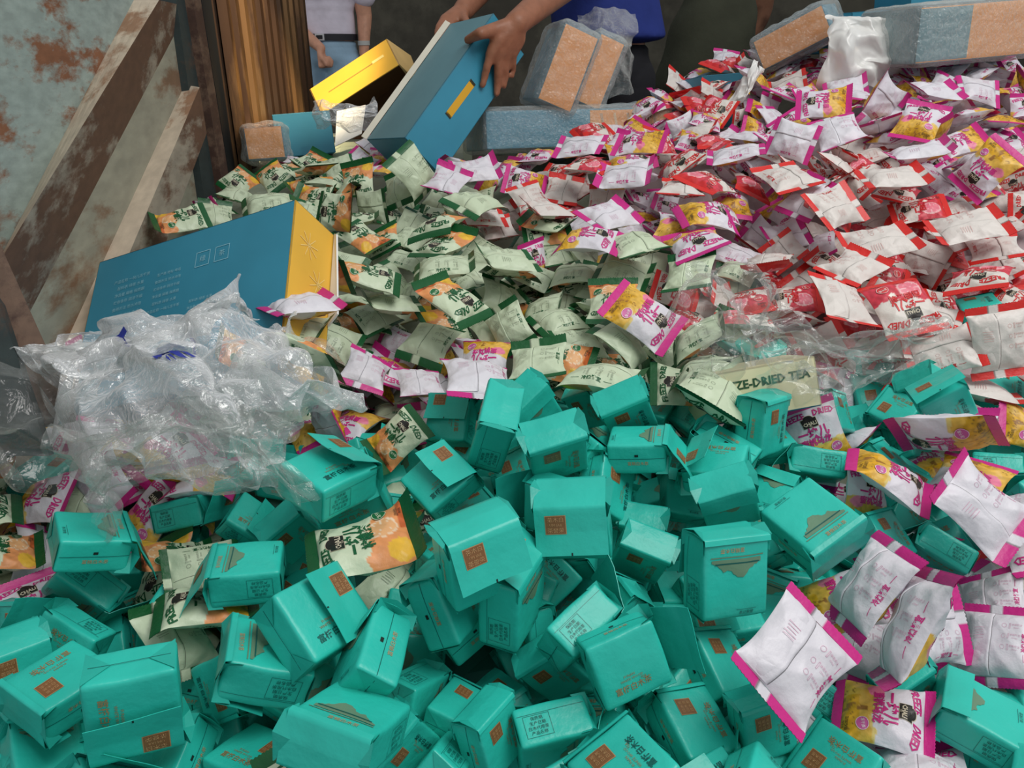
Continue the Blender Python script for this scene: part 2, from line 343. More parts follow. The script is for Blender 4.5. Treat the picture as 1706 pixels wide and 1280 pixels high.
# opened yellow carton behind it, its mouth towards the pile
f_open = ([-0.4776, 2.7261, 0.8547], [[0.8653, -0.4239, -0.2674], [0.0251, 0.5694, -0.8217], [0.5006, 0.7043, 0.5034]], [0.30, 0.1037, 0.2057])
mw, dd = fitmat(f_open); ob = MB(); hx, hy, hz = dd / 2; h2 = .22; t = .004
def bx(lo, hi, c): ob.box(lo, hi, tuple(c))
bx((-hx, -hy, hz - t), (hx, hy, hz), YEL); bx((-hx, -hy, hz - h2), (-hx + t, hy, hz), KRAFT); bx((hx - t, -hy, hz - h2), (hx, hy, hz), lin(210, 180, 130)); bx((-hx, hy - t, hz - h2), (hx, hy, hz - t), KRAFT); bx((-hx, -hy, hz - h2), (hx, hy, hz - h2 + t), KRAFT); bx((-hx + t, -hy * .9, hz - .008), (hx - t, hy - t, hz - t - .001), KRAFT)
o = obj('carton', ob.mesh('carton', M_CARD, False), None, mw); tag(o, 'open yellow carton lying on its side, dark inside, behind the pile', 'carton')
print_on(o, 'printed_band', '+z', dd, [(rect_geo(.085, .0016, 6, 1), -.01, .004, 1, 0, lin(176, 138, 66)), (rect_geo(.022, .0045, 2, 1), .095, .006, 1, 0, lin(252, 226, 140))])
flap(o, 'flap', [(hx, hy, hz), (hx, -hy, hz), (hx + .02, -hy - .03, hz - .11), (hx + .03, hy, hz - .13)], .003, lin(222, 186, 120))
# cartons behind
f_bb = ([-0.640, 2.47, 0.745], [[0.9612, -0.0981, 0.2733], [0.2756, 0.1321, -0.9521], [0.06, 0.9905, 0.1375]], [0.165, 0.12, 0.20])
o, d = carton('carton', f_bb, {'+z': BLUED}, 'dark blue carton low behind the pile beside the slatted door')
hx, hy, hz = d / 2
flap(o, 'top_flap', [(hx, -hy * .7, hz), (hx + .085, -hy * .2, hz - .01), (hx + .115, hy + .012, hz - .07), (hx + .025, hy, hz - .06)], .003, lin(240, 236, 226))['label'] = 'sunlit white flap'
f_tan = ([-0.715, 2.335, 0.735], [[0.9808, -0.0796, 0.1781], [0.1892, 0.1671, -0.9676], [0.0473, 0.9827, 0.1789]], [0.105, 0.0868, 0.10])
wrapped = []
wrapped.append((carton('carton', f_tan, {'+z': TAN, '+y': TAN}, 'small tan wrapped carton at the far left end of the pile'), .012))
f_wa = ([0.1320, 2.3250, 0.9360], [[0.9071, 0.3605, 0.2171], [0.1758, 0.1441, -0.9738], [-0.3823, 0.9216, 0.0673]], [0.1007, 0.2026, 0.1761])
f_wb = ([0.2253, 2.3752, 0.925], [[0.9071, 0.3605, 0.2171], [0.1758, 0.1441, -0.9738], [-0.3823, 0.9216, 0.0673]], [0.075, 0.185, 0.17])
g_w = 'bubble-wrapped cartons'
wrapped.append((carton('carton', f_wa, {'+z': TAN}, 'tilted tan-ended carton in bubble wrap beside the lifting hand', g_w), .012))
wrapped.append((carton('carton', f_wb, {'+z': TAN}, 'second tan-ended carton, right of the one by the hand, in bubble wrap', g_w), .012))
f_low = ([0.2072, 2.2414, 0.7929], [[0.794, -0.0381, 0.6067], [0.6074, 0.0921, -0.7891], [-0.0258, 0.995, 0.0962]], [0.2924, 0.0845, 0.4027])
f_low = ([0.165, 2.37, 0.772], [[0.9612, -0.0381, 0.2733], [0.2756, 0.1321, -0.9521], [0.0002, 0.9905, 0.1375]], [0.56, 0.10, 0.25])
wrapped.append((carton('carton', f_low, {'+z': BLUE, '+x': TAN}, 'long low blue carton lying under the two wrapped ones', g_w), .010))
lo_o, lo_d = wrapped[-1][0]
print_on(lo_o, 'tan_end', '+z', lo_d, [(rect_geo(.125, .045, 4, 2), .145, 0, 1, 0, TAN)] + [(rect_geo(.004, .035, 1, 2), .06 + .04 * k, .002, 1, .2, lin(236, 206, 166)) for k in range(5)])['label'] = 'tan panel with pale streaks'
f_rb = ([1.1566, 2.2356, 1.030], [[0.9836, -0.0772, 0.1629], [0.1644, 0.0132, -0.9863], [0.074, 0.9969, 0.0256]], [0.3532, 0.1297, 0.2457])
rb, d = carton('carton', f_rb, {'+z': TAN, '-x': GREYB, '+y': lin(122, 140, 140)}, 'long tan carton in plastic at the right rear corner of the pile', g_w); wrapped.append(((rb, d), .008))
print_on(rb, 'side_panel', '+z', d, [(rect_geo(.070, .06, 2, 2), -.106, 0, 1, 0, GREYB)])
f_rm = ([0.8482, 2.49, 1.0229], [[0.7546, -0.4309, -0.4948], [-0.4604, 0.1896, -0.8672], [0.4675, 0.8823, -0.0554]], [0.2018, 0.0866, 0.2112])
wrapped.append((carton('carton', f_rm, {'+z': TAN, '+y': BLUE}, 'blue-topped carton with tan face, tilted left of the white sheet', g_w), .012))
f_dt = ([0.60, 2.50, 0.835], [[0.9612, -0.0981, 0.2733], [0.2756, 0.1321, -0.9521], [0.06, 0.9905, 0.1375]], [0.14, 0.15, 0.18])
o, d = carton('carton', f_dt, {'+z': lin(30, 96, 116), '+x': YEL}, 'dark teal carton in the shade beside the olive sack')  # visible side coloured darker than the carton blue to hold the shade
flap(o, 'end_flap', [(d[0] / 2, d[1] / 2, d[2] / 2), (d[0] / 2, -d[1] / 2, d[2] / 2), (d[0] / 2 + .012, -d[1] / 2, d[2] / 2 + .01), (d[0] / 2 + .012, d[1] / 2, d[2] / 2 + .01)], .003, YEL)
f_tb = ([1.2482, 2.5804, 1.172], [[0.9836, -0.0772, 0.1629], [0.1644, 0.0132, -0.9863], [0.074, 0.9969, 0.0256]], [0.24, 0.1315, 0.1786])
o, d = carton('carton', f_tb, {'+z': BLUE}, 'blue carton standing behind the long tan one, pale mark on it')
print_on(o, 'printed_mark', '+z', d, [(text_geo('冻干', .02), -.02, -.03, .016, 0, lin(200, 220, 226))])
f_t2 = ([1.03, 2.60, 1.035], [[0.9036, -0.0772, 0.4229], [0.4244, 0.0132, -0.9063], [0.074, 0.9969, 0.0256]], [0.16, 0.11, 0.18])
o, d = carton('carton', f_t2, {'+z': BLUE, '+y': BLUE, '-y': YEL}, 'small blue carton behind the white plastic sheet')
print_on(o, 'printed_band', '+z', d, [(rect_geo(.06, .006, 2, 1), 0, -.046, 1, 0, YEL)])
# small pale carton with lettering, sunk among the packets

def bubble_skin(o, d, pad, seed):
    """loose bubble wrap round a carton, a child-free thing of its own"""
    rg = random.Random(seed); mb = MB(); h = d / 2 + pad; w1 = wob(seed, 6, 14); n = 26; t = np.linspace(-1, 1, n)
    for ax in range(3):
        for sg in (1, -1):
            a, b = (ax + 1) % 3, (ax + 2) % 3; A, B = np.meshgrid(t, t, indexing='ij'); p = np.zeros(A.shape + (3,)); p[..., a] = A * h[a]; p[..., b] = B * h[b]; p[..., ax] = sg * h[ax]
            r = .018; q = np.clip(p, -(h - r), h - r); e = p - q; L = np.linalg.norm(e, axis=-1, keepdims=True); p = q + r * e / np.maximum(L, 1e-6)
            k = .008 * w1(p[..., a] * 9, p[..., b] * 9) * np.minimum(1, 3 * (1 - np.maximum(abs(A), abs(B)))) ; p[..., ax] += sg * np.abs(k); mb.grid(p, (1, 1, 1), 0, flip=sg < 0)
    s = obj('bubble_wrap', mb.mesh('bubble_wrap', M_BUBBLE, weld=1e-5), None, o.matrix_world.copy()); return s
names = ['over the small tan carton at the far left', 'round the tilted carton by the lifting hand', 'round the second tan-ended carton', 'over the long low blue carton', 'over the long tan carton at the right rear', 'round the blue-topped carton left of the white sheet']
for i, ((o, d), pad) in enumerate(wrapped):
    s = bubble_skin(o, d, pad, 60 + i); tag(s, 'cloudy plastic wrap ' + names[i], 'bubble wrap', 'plastic wrapping on the cartons')
# carton with FREEZE-DRIED TEA lettering, half buried in the middle of the pile
A_, B_, C_ = (1205, 634), (1325, 628), (1325, 668)
_c, _e1, _e2, _n, _k = (P(1270, 652, 1.06), np.array([.98, .1, .15]), np.array([0, -.35, -.94]), None, 1)
_e1 = _e1 / np.linalg.norm(_e1); _e2 = _e2 - (_e2 @ _e1) * _e1; _e2 /= np.linalg.norm(_e2); _n = np.cross(_e1, -_e2)
f_sc = (_c - _n * .05, np.stack([_e1, -_e2, _n], 1), [.16, .07, .1])
o, d = carton('carton', f_sc, {'+z': lin(222, 216, 176), '+y': lin(214, 208, 170), '+x': lin(222, 216, 176), '-x': lin(222, 216, 176)}, 'pale yellow carton edge lettered FREEZE-DRIED TEA sticking out of the pile')
print_on(o, 'lettering', '+z', d, [(text_geo('FREEZE-DRIED TEA', .03), .0, .014, .0165, 0, lin(40, 80, 50))])

# ---------------------------------------------------------------- plastic film
def vec_noise(seed, fr):
    f = [wob(seed + 13 * k, 7, fr) for k in range(3)]; return lambda u, v: np.stack([g(u, v) for g in f], -1)
def film(name, centre, e1, e2, n, size, height, seed, material, label, n_=84, rough=(.045, .022, .012), freq=(3.5, 8, 19), ink=None):
    mb = MB(); t = np.linspace(-1, 1, n_); U, V = np.meshgrid(t, t, indexing='ij'); c = np.array(centre); e1, e2, n = (np.array(x, float) for x in (e1, e2, n))
    r2 = np.clip(U * U + V * V, 0, 2); dome = height * np.clip(1 - r2 * .75, -.25, 1)
    p = c + U[..., None] * size[0] * e1 + V[..., None] * size[1] * e2 + dome[..., None] * n
    for a, f, s in zip(rough, freq, (1, 2, 3)):
        q = vec_noise(seed * 10 + s * 101, f)(U, V); q = np.sign(q) * (np.abs(q) ** .8); rid = (.5 - np.abs(wob(seed * 10 + s * 57, 7, f)(U, V)))[..., None] * n * .8; p = p + a * (q + rid)
    mb.grid(p); o = obj(name, mb.mesh(name, material, smooth=True)); tag(o, label, 'plastic film')
    if ink:
        ib = MB()
        for (u, v, txt, sz, rot) in ink:
            g, f = text_geo(txt, .05); g = g * sz; cc, s_ = math.cos(rot), math.sin(rot); q = np.stack([g[:, 0] * cc - g[:, 1] * s_ + u, g[:, 0] * s_ + g[:, 1] * cc + v], -1)
            iu = np.clip((q[:, 0] + 1) / 2 * (n_ - 1), 0, n_ - 2); iv = np.clip((q[:, 1] + 1) / 2 * (n_ - 1), 0, n_ - 2); a0, b0 = iu.astype(int), iv.astype(int); fu, fv = (iu - a0)[:, None], (iv - b0)[:, None]
            pp = p[a0, b0] * (1 - fu) * (1 - fv) + p[a0 + 1, b0] * fu * (1 - fv) + p[a0, b0 + 1] * (1 - fu) * fv + p[a0 + 1, b0 + 1] * fu * fv
            ib.add(pp + n * .003, f, lin(40, 54, 150))
        obj('blue_ink', ib.mesh('blue_ink', M_COL), o)
    return o
ux = np.array([1.0, 0, 0]); uy = np.array([0, .86, .5]); un = np.array([-.05, -.5, .86])
film('plastic_film', P(318, 680, .95), ux, uy, un, (.155, .125), .055, 3, M_FILM, 'large heap of crumpled clear plastic in front of the tilted blue carton', ink=[(-.35, .2, 'T', .22, .3), (.0, -.2, '茶', .2, -.4), (.3, .35, 'T', .16, 1.0)])
film('plastic_film', P(250, 600, 1.0), ux, uy, un, (.12, .09), .05, 7, M_FILM, 'clear plastic sheet peaking over the lower edge of the blue carton')
film('plastic_film', P(90, 690, .98), ux, uy, un, (.13, .09), .04, 9, M_FILM_THIN, 'thin dusty clear plastic at the far left, under the rusty post', ink=None)
film('plastic_film', P(480, 655, 1.0), ux, uy, un, (.07, .06), .03, 12, M_FILM, 'golden-tinged clear plastic at the right end of the film heap')
film('plastic_film', P(300, 800, .86), ux, uy, un, (.12, .06), .03, 15, M_FILM_THIN, 'loose clear plastic trailing over the packets below the film heap')
film('plastic_film', P(1235, 560, 1.10), ux, uy, un, (.085, .075), .035, 21, M_FILM_THIN, 'grey see-through crumpled film between the pale green and red pouches')
film('plastic_film', P(1395, 600, 1.06), ux, uy, un, (.10, .05), .02, 24, M_FILM_THIN, 'thin clear film hanging over the red-sealed pouches at right')
film('plastic_film', P(575, 195, 2.18), ux, np.array([0, .2, .98]), np.array([0, -.98, .2]), (.085, .04), .03, 31, M_FILM, 'sunlit clear plastic lump in front of the open yellow carton', rough=(.012, .008, .004))
film('plastic_film', P(1440, 85, 2.05), ux, np.array([.1, .25, .95]), np.array([0, -.95, .25]), (.105, .095), .06, 35, M_WHITE_FILM, 'tall white plastic sheet standing beside the long tan carton', rough=(.03, .014, .004))
film('plastic_film', P(1232, 155, 2.08), np.array([.55, 0, .83]), np.array([-.4, .3, .3]), np.array([-.3, -.95, .1]), (.085, .03), .03, 38, M_WHITE_FILM, 'narrow white plastic wisp standing left of the white pouches', rough=(.014, .008, .003))
film('plastic_film', P(1010, 90, 2.30), ux, np.array([0, .2, .98]), np.array([0, -.98, .2]), (.085, .12), .05, 41, M_BUBBLE, 'loose end of bubble wrap flaring right of the wrapped cartons', rough=(.02, .010, .004))
# dull sacks at the back right
def sack(name, centre, size, rotz, tilt, seed, colour, label, cross=False):
    mb = MB(); n = 40; th = np.linspace(0, math.pi, n); ph = np.linspace(0, 2 * math.pi, n); T, Q = np.meshgrid(th, ph, indexing='ij'); w1 = wob(seed, 6, 5)
    r = 1 + .08 * w1(T * 2, np.cos(Q) * 2) ; x = np.sign(np.cos(Q)) * np.abs(np.cos(Q)) ** .7 * np.sin(T) ** .7 * size[0] * r; y = np.sign(np.sin(Q)) * np.abs(np.sin(Q)) ** .7 * np.sin(T) ** .7 * size[1] * r; z = np.cos(T) * size[2] * r
    col = np.empty(T.shape + (3,)); col[:] = colour
    if cross: k = (np.sin(Q * 9 + T * 7) * np.sin(Q * 9 - T * 7)) > .25; col[k] = np.array(colour) * .45
    mb.grid(np.stack([x, y, z], -1), col, 0, flip=True); o = obj(name, mb.mesh(name, M_CLOTH, weld=1e-5)); o.location = centre; o.rotation_euler = (tilt, .25, rotz); tag(o, label, 'sack'); return o
sack('sack', P(1175, 110, 3.05), (.17, .16, .33), .2, -.1, 5, lin(58, 60, 48), 'dull olive sack leaning behind the dark teal carton')
sack('sack', P(1235, 0, 3.2), (.12, .12, .26), .5, .1, 8, lin(112, 78, 60), 'brown woven sack in the shade at the top edge', True)
# ---------------------------------------------------------------- the tea pouch (pillow pack with two crimped seals)
PW, PL, PS = 0.105, 0.126, 0.0115            # width along the seal, length, seal strip
KIND = {  # base, back base, accent
    'm': dict(base=lin(220, 216, 224), back=lin(222, 219, 226), acc=lin(203, 38, 132), txt=lin(205, 45, 130)),
    'g': dict(base=lin(205, 218, 188), back=lin(200, 214, 184), acc=lin(16, 88, 44), txt=lin(22, 92, 52)),
    'r': dict(base=lin(220, 213, 205), back=lin(219, 212, 206), acc=lin(214, 40, 34), txt=lin(205, 42, 44))}
def pouch_surface(seed):
    rg = random.Random(seed); w1, w2, w3 = wob(seed + 1, 6, 4), wob(seed + 2, 6, 7), wob(seed + 3, 4, 2)
    bend, twist, cx = rg.uniform(-.0045, .0045), rg.uniform(-.005, .005), rg.uniform(-.12, .12)
    tp, bt = rg.uniform(-.007, .007), rg.uniform(-.007, .007); k1 = rg.uniform(6, 10); ph = rg.uniform(0, 6)
    T = rg.uniform(.0165, .0205); Lb = PL / 2 - PS
    def mid(u, v):
        e = np.clip((np.abs(v) - .75), 0, None) / .45
        return bend * (v * v - .4) * 1.5 + twist * u * v + np.where(v > 0, tp, bt) * e * e * 1.6 + .0025 * w3(u, v)
    def surf(side, u, v):
        """side +1 front, -1 back; u,v in -1..1"""
        un = np.clip(u - cx * (1 - u * u), -1, 1)
        f = (np.clip(1 - np.abs(un) ** 2.8, 0, 1)) ** .62 * (np.clip(1 - np.abs(v) ** 3.2, 0, 1)) ** .62
        wr = np.abs(v) ** 3 * .0020 * np.sin(k1 * u + ph + 2 * v) + .0030 * np.abs(w2(u, v)) * (1 - f * .6)
        fold = .0016 * np.abs(np.sin(3.1 * u + 4.3 * v + ph)) + .0014 * np.abs(np.sin(5.2 * u - 3.7 * v + ph * 2))
        z = mid(u, v) + side * (f * T * (1 + .16 * w1(u, v) * side) - np.where(f > .02, wr + fold, 0) * np.clip(f * 3, 0, 1))
        x = PW / 2 * u * (1 - .13 * (1 - v * v) ** .8) + .002 * w3(v, u) * (1 - v * v)
        y = Lb * v * (1 - .03 * (1 - u * u))
        return np.stack([x, y, z], -1)
    return surf, mid
def fruit_colour(kind, x, y, base, seed):
    """printed picture on the lower front of the pouch, x,y in metres"""
    w1, w2 = wob(seed + 40, 7, 420), wob(seed + 41, 7, 700)
    n1, n2 = w1(x, y), w2(x, y); c = np.empty(x.shape + (3,)); c[:] = base
    def put(mask, col, var=.0):
        col = np.array(col); c[mask] = col * (1 + var * n2[mask][:, None])
    edge = -.012 + .010 * n1 * .6 + .25 * np.clip(-x, -.01, .06)
    m0 = y < edge
    if kind == 'm':
        put((y < edge + .004) & (x > -.045), lin(226, 200, 120), .10); put(m0, lin(224, 178, 74), .22)
        put(((x + .034) ** 2 + (y + .010) ** 2 * 1.6 < .013 ** 2), lin(232, 128, 158), .15)
        put((y < -.030 + .006 * n1) & (x > -.02), lin(212, 160, 30), .30)
        put((np.abs(n2) < .05) & (y < -.034), lin(150, 108, 34))
        put((np.abs(x - .002 - .03 * (y + .03)) < .005 + .003 * n1) & (y < -.018) & (n2 > -.1), lin(146, 100, 40), .3)
    elif kind == 'g':
        put(m0, lin(226, 150, 92), .16); put((x - .006) ** 2 + (y + .024) ** 2 < .0185 ** 2, lin(238, 212, 180), .05)
        put((x - .006) ** 2 + (y + .024) ** 2 < .0160 ** 2, lin(232, 176, 122), .10)
        rr = (x - .006) ** 2 + (y + .024) ** 2; an = np.abs(np.sin(4.5 * np.arctan2(y + .024, x - .006)))
        put((rr < .0158 ** 2) & (an < .16), lin(244, 226, 200))
        put((x + .034) ** 2 + (y + .040) ** 2 < .016 ** 2, lin(234, 184, 58), .12); put((y < -.044) & (x > .0), lin(196, 98, 48), .2)
    else:
        put(y < edge + .010, lin(206, 62, 78), .30); put((x + .020) ** 2 * 1.1 + (y + .022) ** 2 < .0225 ** 2, lin(240, 190, 190), .06)
        put((x + .020) ** 2 * 1.1 + (y + .022) ** 2 < .0195 ** 2, lin(232, 126, 142), .14)
        rr = (x + .020) ** 2 + (y + .022) ** 2; an = np.abs(np.sin(4 * np.arctan2(y + .022, x + .020)))
        put((rr < .0188 ** 2) & (an < .12), lin(244, 196, 200))
        put((y < -.042 + .004 * n1), lin(208, 44, 46), .15)
        put((x - .016) ** 2 + (y + .014) ** 2 < .006 ** 2, lin(240, 236, 224), .1)
    return c
FLAV = {'m': '蜜桃乌龙', 'g': '柠檬茶', 'r': '西柚茉莉'}
def pouch_meshes(kind, seed):
    K = KIND[kind]; surf, mid = pouch_surface(seed); Lb = PL / 2 - PS; mb = MB()
    us = np.sin(np.linspace(-math.pi / 2, math.pi / 2, 45)); us = .5 * us + .5 * np.linspace(-1, 1, 45); vs = np.linspace(-1, 1, 53)
    Ug, Vg = np.meshgrid(us, vs, indexing='ij')
    fr = surf(1, Ug, Vg); bk = surf(-1, Ug, Vg)
    mb.grid(fr, fruit_colour(kind, Ug * PW / 2, Vg * Lb, K['base'], seed), 0)
    bc = np.empty(Ug.shape + (3,)); bc[:] = K['back']; mb.grid(bk, bc, 0, flip=True)
    def put(side, geo, x, y, size=1.0, rot=0.0, col=(0, 0, 0), arc=0.0, eps=.0007):
        v, f = geo; v = v * size
        if arc: v = np.stack([v[:, 0], v[:, 1] - arc * v[:, 0] ** 2], -1)
        c, s = math.cos(rot), math.sin(rot); q = np.stack([v[:, 0] * c - v[:, 1] * s + x, v[:, 0] * s + v[:, 1] * c + y], -1)
        u = np.clip((q[:, 0] if side > 0 else -q[:, 0]) / (PW / 2), -.97, .97); vv = np.clip(q[:, 1] / Lb, -.99, .99)
        p = surf(side, u, vv); p[:, 2] += side * eps
        ff = f if side > 0 else [t[::-1] for t in f]
        mb.add(p, ff, tuple(col), 0)
    A, T = K['acc'], K['txt']; dark = lin(34, 30, 26); gold = lin(206, 196, 172); white = lin(238, 236, 236)
    # front
    put(1, text_geo('FREEZE', .035), -.027, .0425, .0135, .16, T, 6); put(1, text_geo('DRIED', .035), .029, .0425, .0135, -.16, T, 6)
    put(1, rect_geo(.0145, .0085, 6, 5), -.002, .0285, 1, 0, gold); put(1, disc_geo(.010, .0068), -.002, .0355, 1, 0, gold)
    put(1, rect_geo(.0138, .0078, 6, 5), -.002, .0285, 1, 0, dark, eps=.0010); put(1, disc_geo(.0092, .006), -.002, .0355, 1, 0, dark, eps=.0010)
    put(1, text_geo('CHALI', .03), -.002, .0275, .0088, 0, gold, eps=.0014)
    put(1, text_geo('TEA', .0), -.002, .0226, .0035, 0, gold, eps=.0014)
    put(1, text_geo('一块儿', .04), -.002, .0105, .0200, 0, T)
    put(1, text_geo(FLAV[kind], .035), -.002, -.0055, .0145 if kind != 'g' else .0165, 0, T, eps=.0011)
    sx, sy = (.030, -.024) if kind != 'r' else (.026, -.030)
    if kind == 'g': sx, sy = (.034, -.024)
    stamp = {'m': lin(206, 92, 158), 'g': lin(30, 104, 58), 'r': lin(208, 58, 62)}[kind]; pale = {'m': lin(240, 214, 226), 'g': lin(206, 222, 190), 'r': lin(240, 212, 206)}[kind]
    put(1, disc_geo(.0105, .0085), sx, sy, 1, .2, stamp, eps=.0010); put(1, ring_geo(.0105, .0085, .0008), sx, sy, 1, .2, pale, eps=.0014)
    put(1, text_geo('冻干茶', .02), sx, sy + .001, .0052, .2, pale, eps=.0015)
    put(1, text_geo('固体饮料', .0), .030, -.044, .0050, 0, dark, eps=.0012); put(1, text_geo('净含量', .0), .030, -.0485, .0036, 0, dark, eps=.0012)
    # back: lap of the long seam, small print, four characters along the side
    yy = np.linspace(-.985, .985, 40); xs = np.array([-.038, -.034, -.012, -.0085, -.0080]); off = np.array([0, .0005, .0010, .0014, .0000])
    pts = np.stack([surf(-1, np.full(40, -x / (PW / 2)), yy) for x in xs]); pts[:, :, 2] -= off[:, None]; lp = MB(); lp.grid(pts, tuple(K['back']), 0)
    put(-1, rect_geo(.00045, .050, 1, 24), -.0074, 0, 1, 0, tuple(np.array(K['back']) * .28), eps=.0003); lap = lp.mesh('back_lap_' + kind, M_POUCH)
    faint = tuple(np.array(T) * .45 + np.array(K['back']) * .55); fg = {'m': faint, 'g': tuple(np.array(K['back']) * .42), 'r': faint}[kind]
    for k in range(3):
        y0 = .026 - k * .018
        put(-1, ring_geo(.0036, .0036, .0005, 14), .012, y0, 1, 0, fg); put(-1, frame_geo(.0012, .0045, .0005), .020, y0, 1, 0, fg)
        put(-1, text_geo('冲泡方法', .0), .030, y0 + .002, .0040, 0, fg); put(-1, text_geo('150ml', .0), .030, y0 - .003, .0034, 0, fg)
    for k in range(5): put(-1, rect_geo(.009 - .001 * (k % 3), .00035, 6, 1), -.028, .020 - k * .0042, 1, 0, fg, eps=.0016)
    put(-1, text_geo('冷热皆宜', .03), .043, .0, .0072, math.pi / 2, T); put(-1, rect_geo(.0003, .006, 1, 4), .043, .024, 1, 0, T); put(-1, rect_geo(.0003, .006, 1, 4), .043, -.024, 1, 0, T)
    body = mb.mesh('tea_pouch_' + kind, M_POUCH)
    seals = []
    for sgn in (1, -1):
        sb = MB(); n = 43; rows = 9; xs = np.linspace(-1, 1, n)
        for side in (1, -1):
            pts = np.zeros((n, rows, 3)); cc = np.zeros((n, rows, 3))
            for j in range(rows):
                t = j / (rows - 1); yv = sgn * (Lb - .0012 + (PS + .0012) * t) + (sgn * (.0010 if True else 0) * (np.arange(n) % 2) if j == rows - 1 else 0)
                v = yv / Lb
                zz = mid(xs, np.asarray(v)) + side * .0004 + .0006 * ((j % 2) - .5) * (1 if 0 < j < rows - 1 else 0)
                pts[:, j, 0] = PW / 2 * xs * (1.0); pts[:, j, 1] = yv; pts[:, j, 2] = zz
                cc[:, j] = A
                if side < 0:
                    g = (xs > -.02) & (xs < .24); cc[g, j] = np.array(K['back']) * .95
                    g2 = (xs > .24) & (xs < .29); cc[g2, j] = np.array(K['back']) * .3
            sb.grid(pts, cc, 0, flip=(side * sgn > 0) == False if True else False)
        seals.append(sb.mesh('end_seal_' + kind, M_POUCH))
    return body, seals, lap
POUCH = {}
NVAR = 5
def proto_pouch(kind, k):
    return pouch_meshes(kind, 100 * ord(kind) + 7 * k)

# ---------------------------------------------------------------- the teal paper tea packet
TW, TH, TD = 0.078, 0.086, 0.046
TEAL = lin(44, 194, 177); TEALD = lin(38, 176, 160); BROWN = lin(134, 92, 56); OLIVE = lin(104, 138, 112); ORNG = lin(190, 146, 100); DKT = lin(8, 74, 70)
def packet_body(seed, label_on_front):
    rg = random.Random(seed); mb = MB(); hx, hy, hz = TW / 2, TH / 2, TD / 2; r = .0045
    w1, w2 = wob(seed, 5, 60), wob(seed + 9, 5, 120); wz = wob(seed + 4, 4, 50)
    sk = rg.uniform(-.05, .05); pin = rg.uniform(.05, .14)
    def deform(p):
        x, y, z = p[..., 0].copy(), p[..., 1].copy(), p[..., 2].copy()
        ty = np.clip((y - hy * .2) / (hy * .8), 0, 1)
        z2 = z * (1 + .05 * (1 - (x / hx) ** 2) * (1 - (y / hy) ** 2) + .02 * w1(x, y)); x2 = x * (1 - pin * ty ** 2 * (1 - np.abs(z / hz)) + .012 * wz(y, z)) + sk * z * .3
        y2 = y + .0008 * w2(x, z)
        z2 = z2 + .0009 * w2(x, y) * (np.abs(z) > hz * .8)
        return np.stack([x2, y2, z2], -1)
    t = np.array([-1, -.97, -.93, -.85, -.7, -.45, -.2, 0, .2, .45, .7, .85, .93, .97, 1])
    h = np.array([hx, hy, hz])
    for ax in range(3):
        for sg in (1, -1):
            a, b = (ax + 1) % 3, (ax + 2) % 3
            A, B = np.meshgrid(t, t, indexing='ij'); p = np.zeros(A.shape + (3,)); p[..., a] = A * h[a]; p[..., b] = B * h[b]; p[..., ax] = sg * h[ax]
            q = np.clip(p, -(h - r), h - r); d = p - q; n = np.linalg.norm(d, axis=-1, keepdims=True); p = q + r * d / n
            mb.grid(deform(p), TEAL, 0, flip=sg < 0)
    nb = len(mb.v)
    def put(face, geo, a, b, size=1.0, rot=0.0, col=DKT, eps=.0006):
        v, f = geo; v = v * size; c, s = math.cos(rot), math.sin(rot)
        q = np.stack([v[:, 0] * c - v[:, 1] * s + a, v[:, 0] * s + v[:, 1] * c + b], -1); p = np.zeros((len(q), 3))
        if face == 'F': p[:, 0], p[:, 1], p[:, 2] = q[:, 0], q[:, 1], hz; nrm = (0, 0, 1)
        if face == 'B': p[:, 0], p[:, 1], p[:, 2] = -q[:, 0], q[:, 1], -hz; nrm = (0, 0, -1)
        if face == 'S': p[:, 2], p[:, 1], p[:, 0] = -q[:, 0], q[:, 1], hx; nrm = (1, 0, 0)
        if face == 'T': p[:, 2], p[:, 1], p[:, 0] = q[:, 0], q[:, 1], -hx; nrm = (-1, 0, 0)
        if face == 'O': p[:, 0], p[:, 2], p[:, 1] = q[:, 0], q[:, 1], -hy; nrm = (0, -1, 0)
        p = deform(p) + np.array(nrm) * eps; mb.add(p, f, tuple(col), 0)
    # front: row of characters along Y near +X, three short lines, brown panel near the flap
    gold = lin(150, 132, 92); dk = lin(20, 92, 86)
    put('F', text_geo('富楠白木茶', .01), .022, -.004, .0092, math.pi / 2, gold if seed % 3 else dk)
    put('F', text_geo('FUNAN', .0), .008, -.006, .0042, math.pi / 2, gold); put('F', text_geo('WHITE WOOD', .0), .0125, -.004, .0042, math.pi / 2, gold); put('F', text_geo('TEA', .0), .0165, .010, .0042, math.pi / 2, gold)
    if label_on_front:
        put('F', rect_geo(.0115, .0105), -.010, .018, 1, 0, ORNG); put('F', rect_geo(.0107, .0097), -.010, .018, 1, 0, BROWN, .0010)
        for k in range(3): put('F', text_geo('白木茶', .0), -.016 + .006 * k, .018, .0050, math.pi / 2, ORNG, .0014)
    # back: a mountain ridge in dull green, orange characters, small print box
    xs = np.linspace(-.030, .028, 26); rg2 = random.Random(5); top = []
    for i, x in enumerate(xs): top.append(.010 - .011 * math.exp(-((x - .004) / .011) ** 2) - .004 * math.exp(-((x + .016) / .006) ** 2) + rg2.uniform(-.0012, .0012) + .006 * abs(x / .03) ** 3)
    v = [(x, .019) for x in xs] + [(x, y) for x, y in zip(xs, top)]; n = len(xs)
    put('B', (np.array(v), [(i + n, i + 1 + n, i + 1, i) for i in range(n - 1)]), 0, .004, 1, 0, OLIVE)
    put('B', rect_geo(.031, .0006, 10, 1), 0, .0255, 1, 0, OLIVE); put('B', rect_geo(.026, .0007, 10, 1), 0, .0185, 1, 0, dk, .0010)
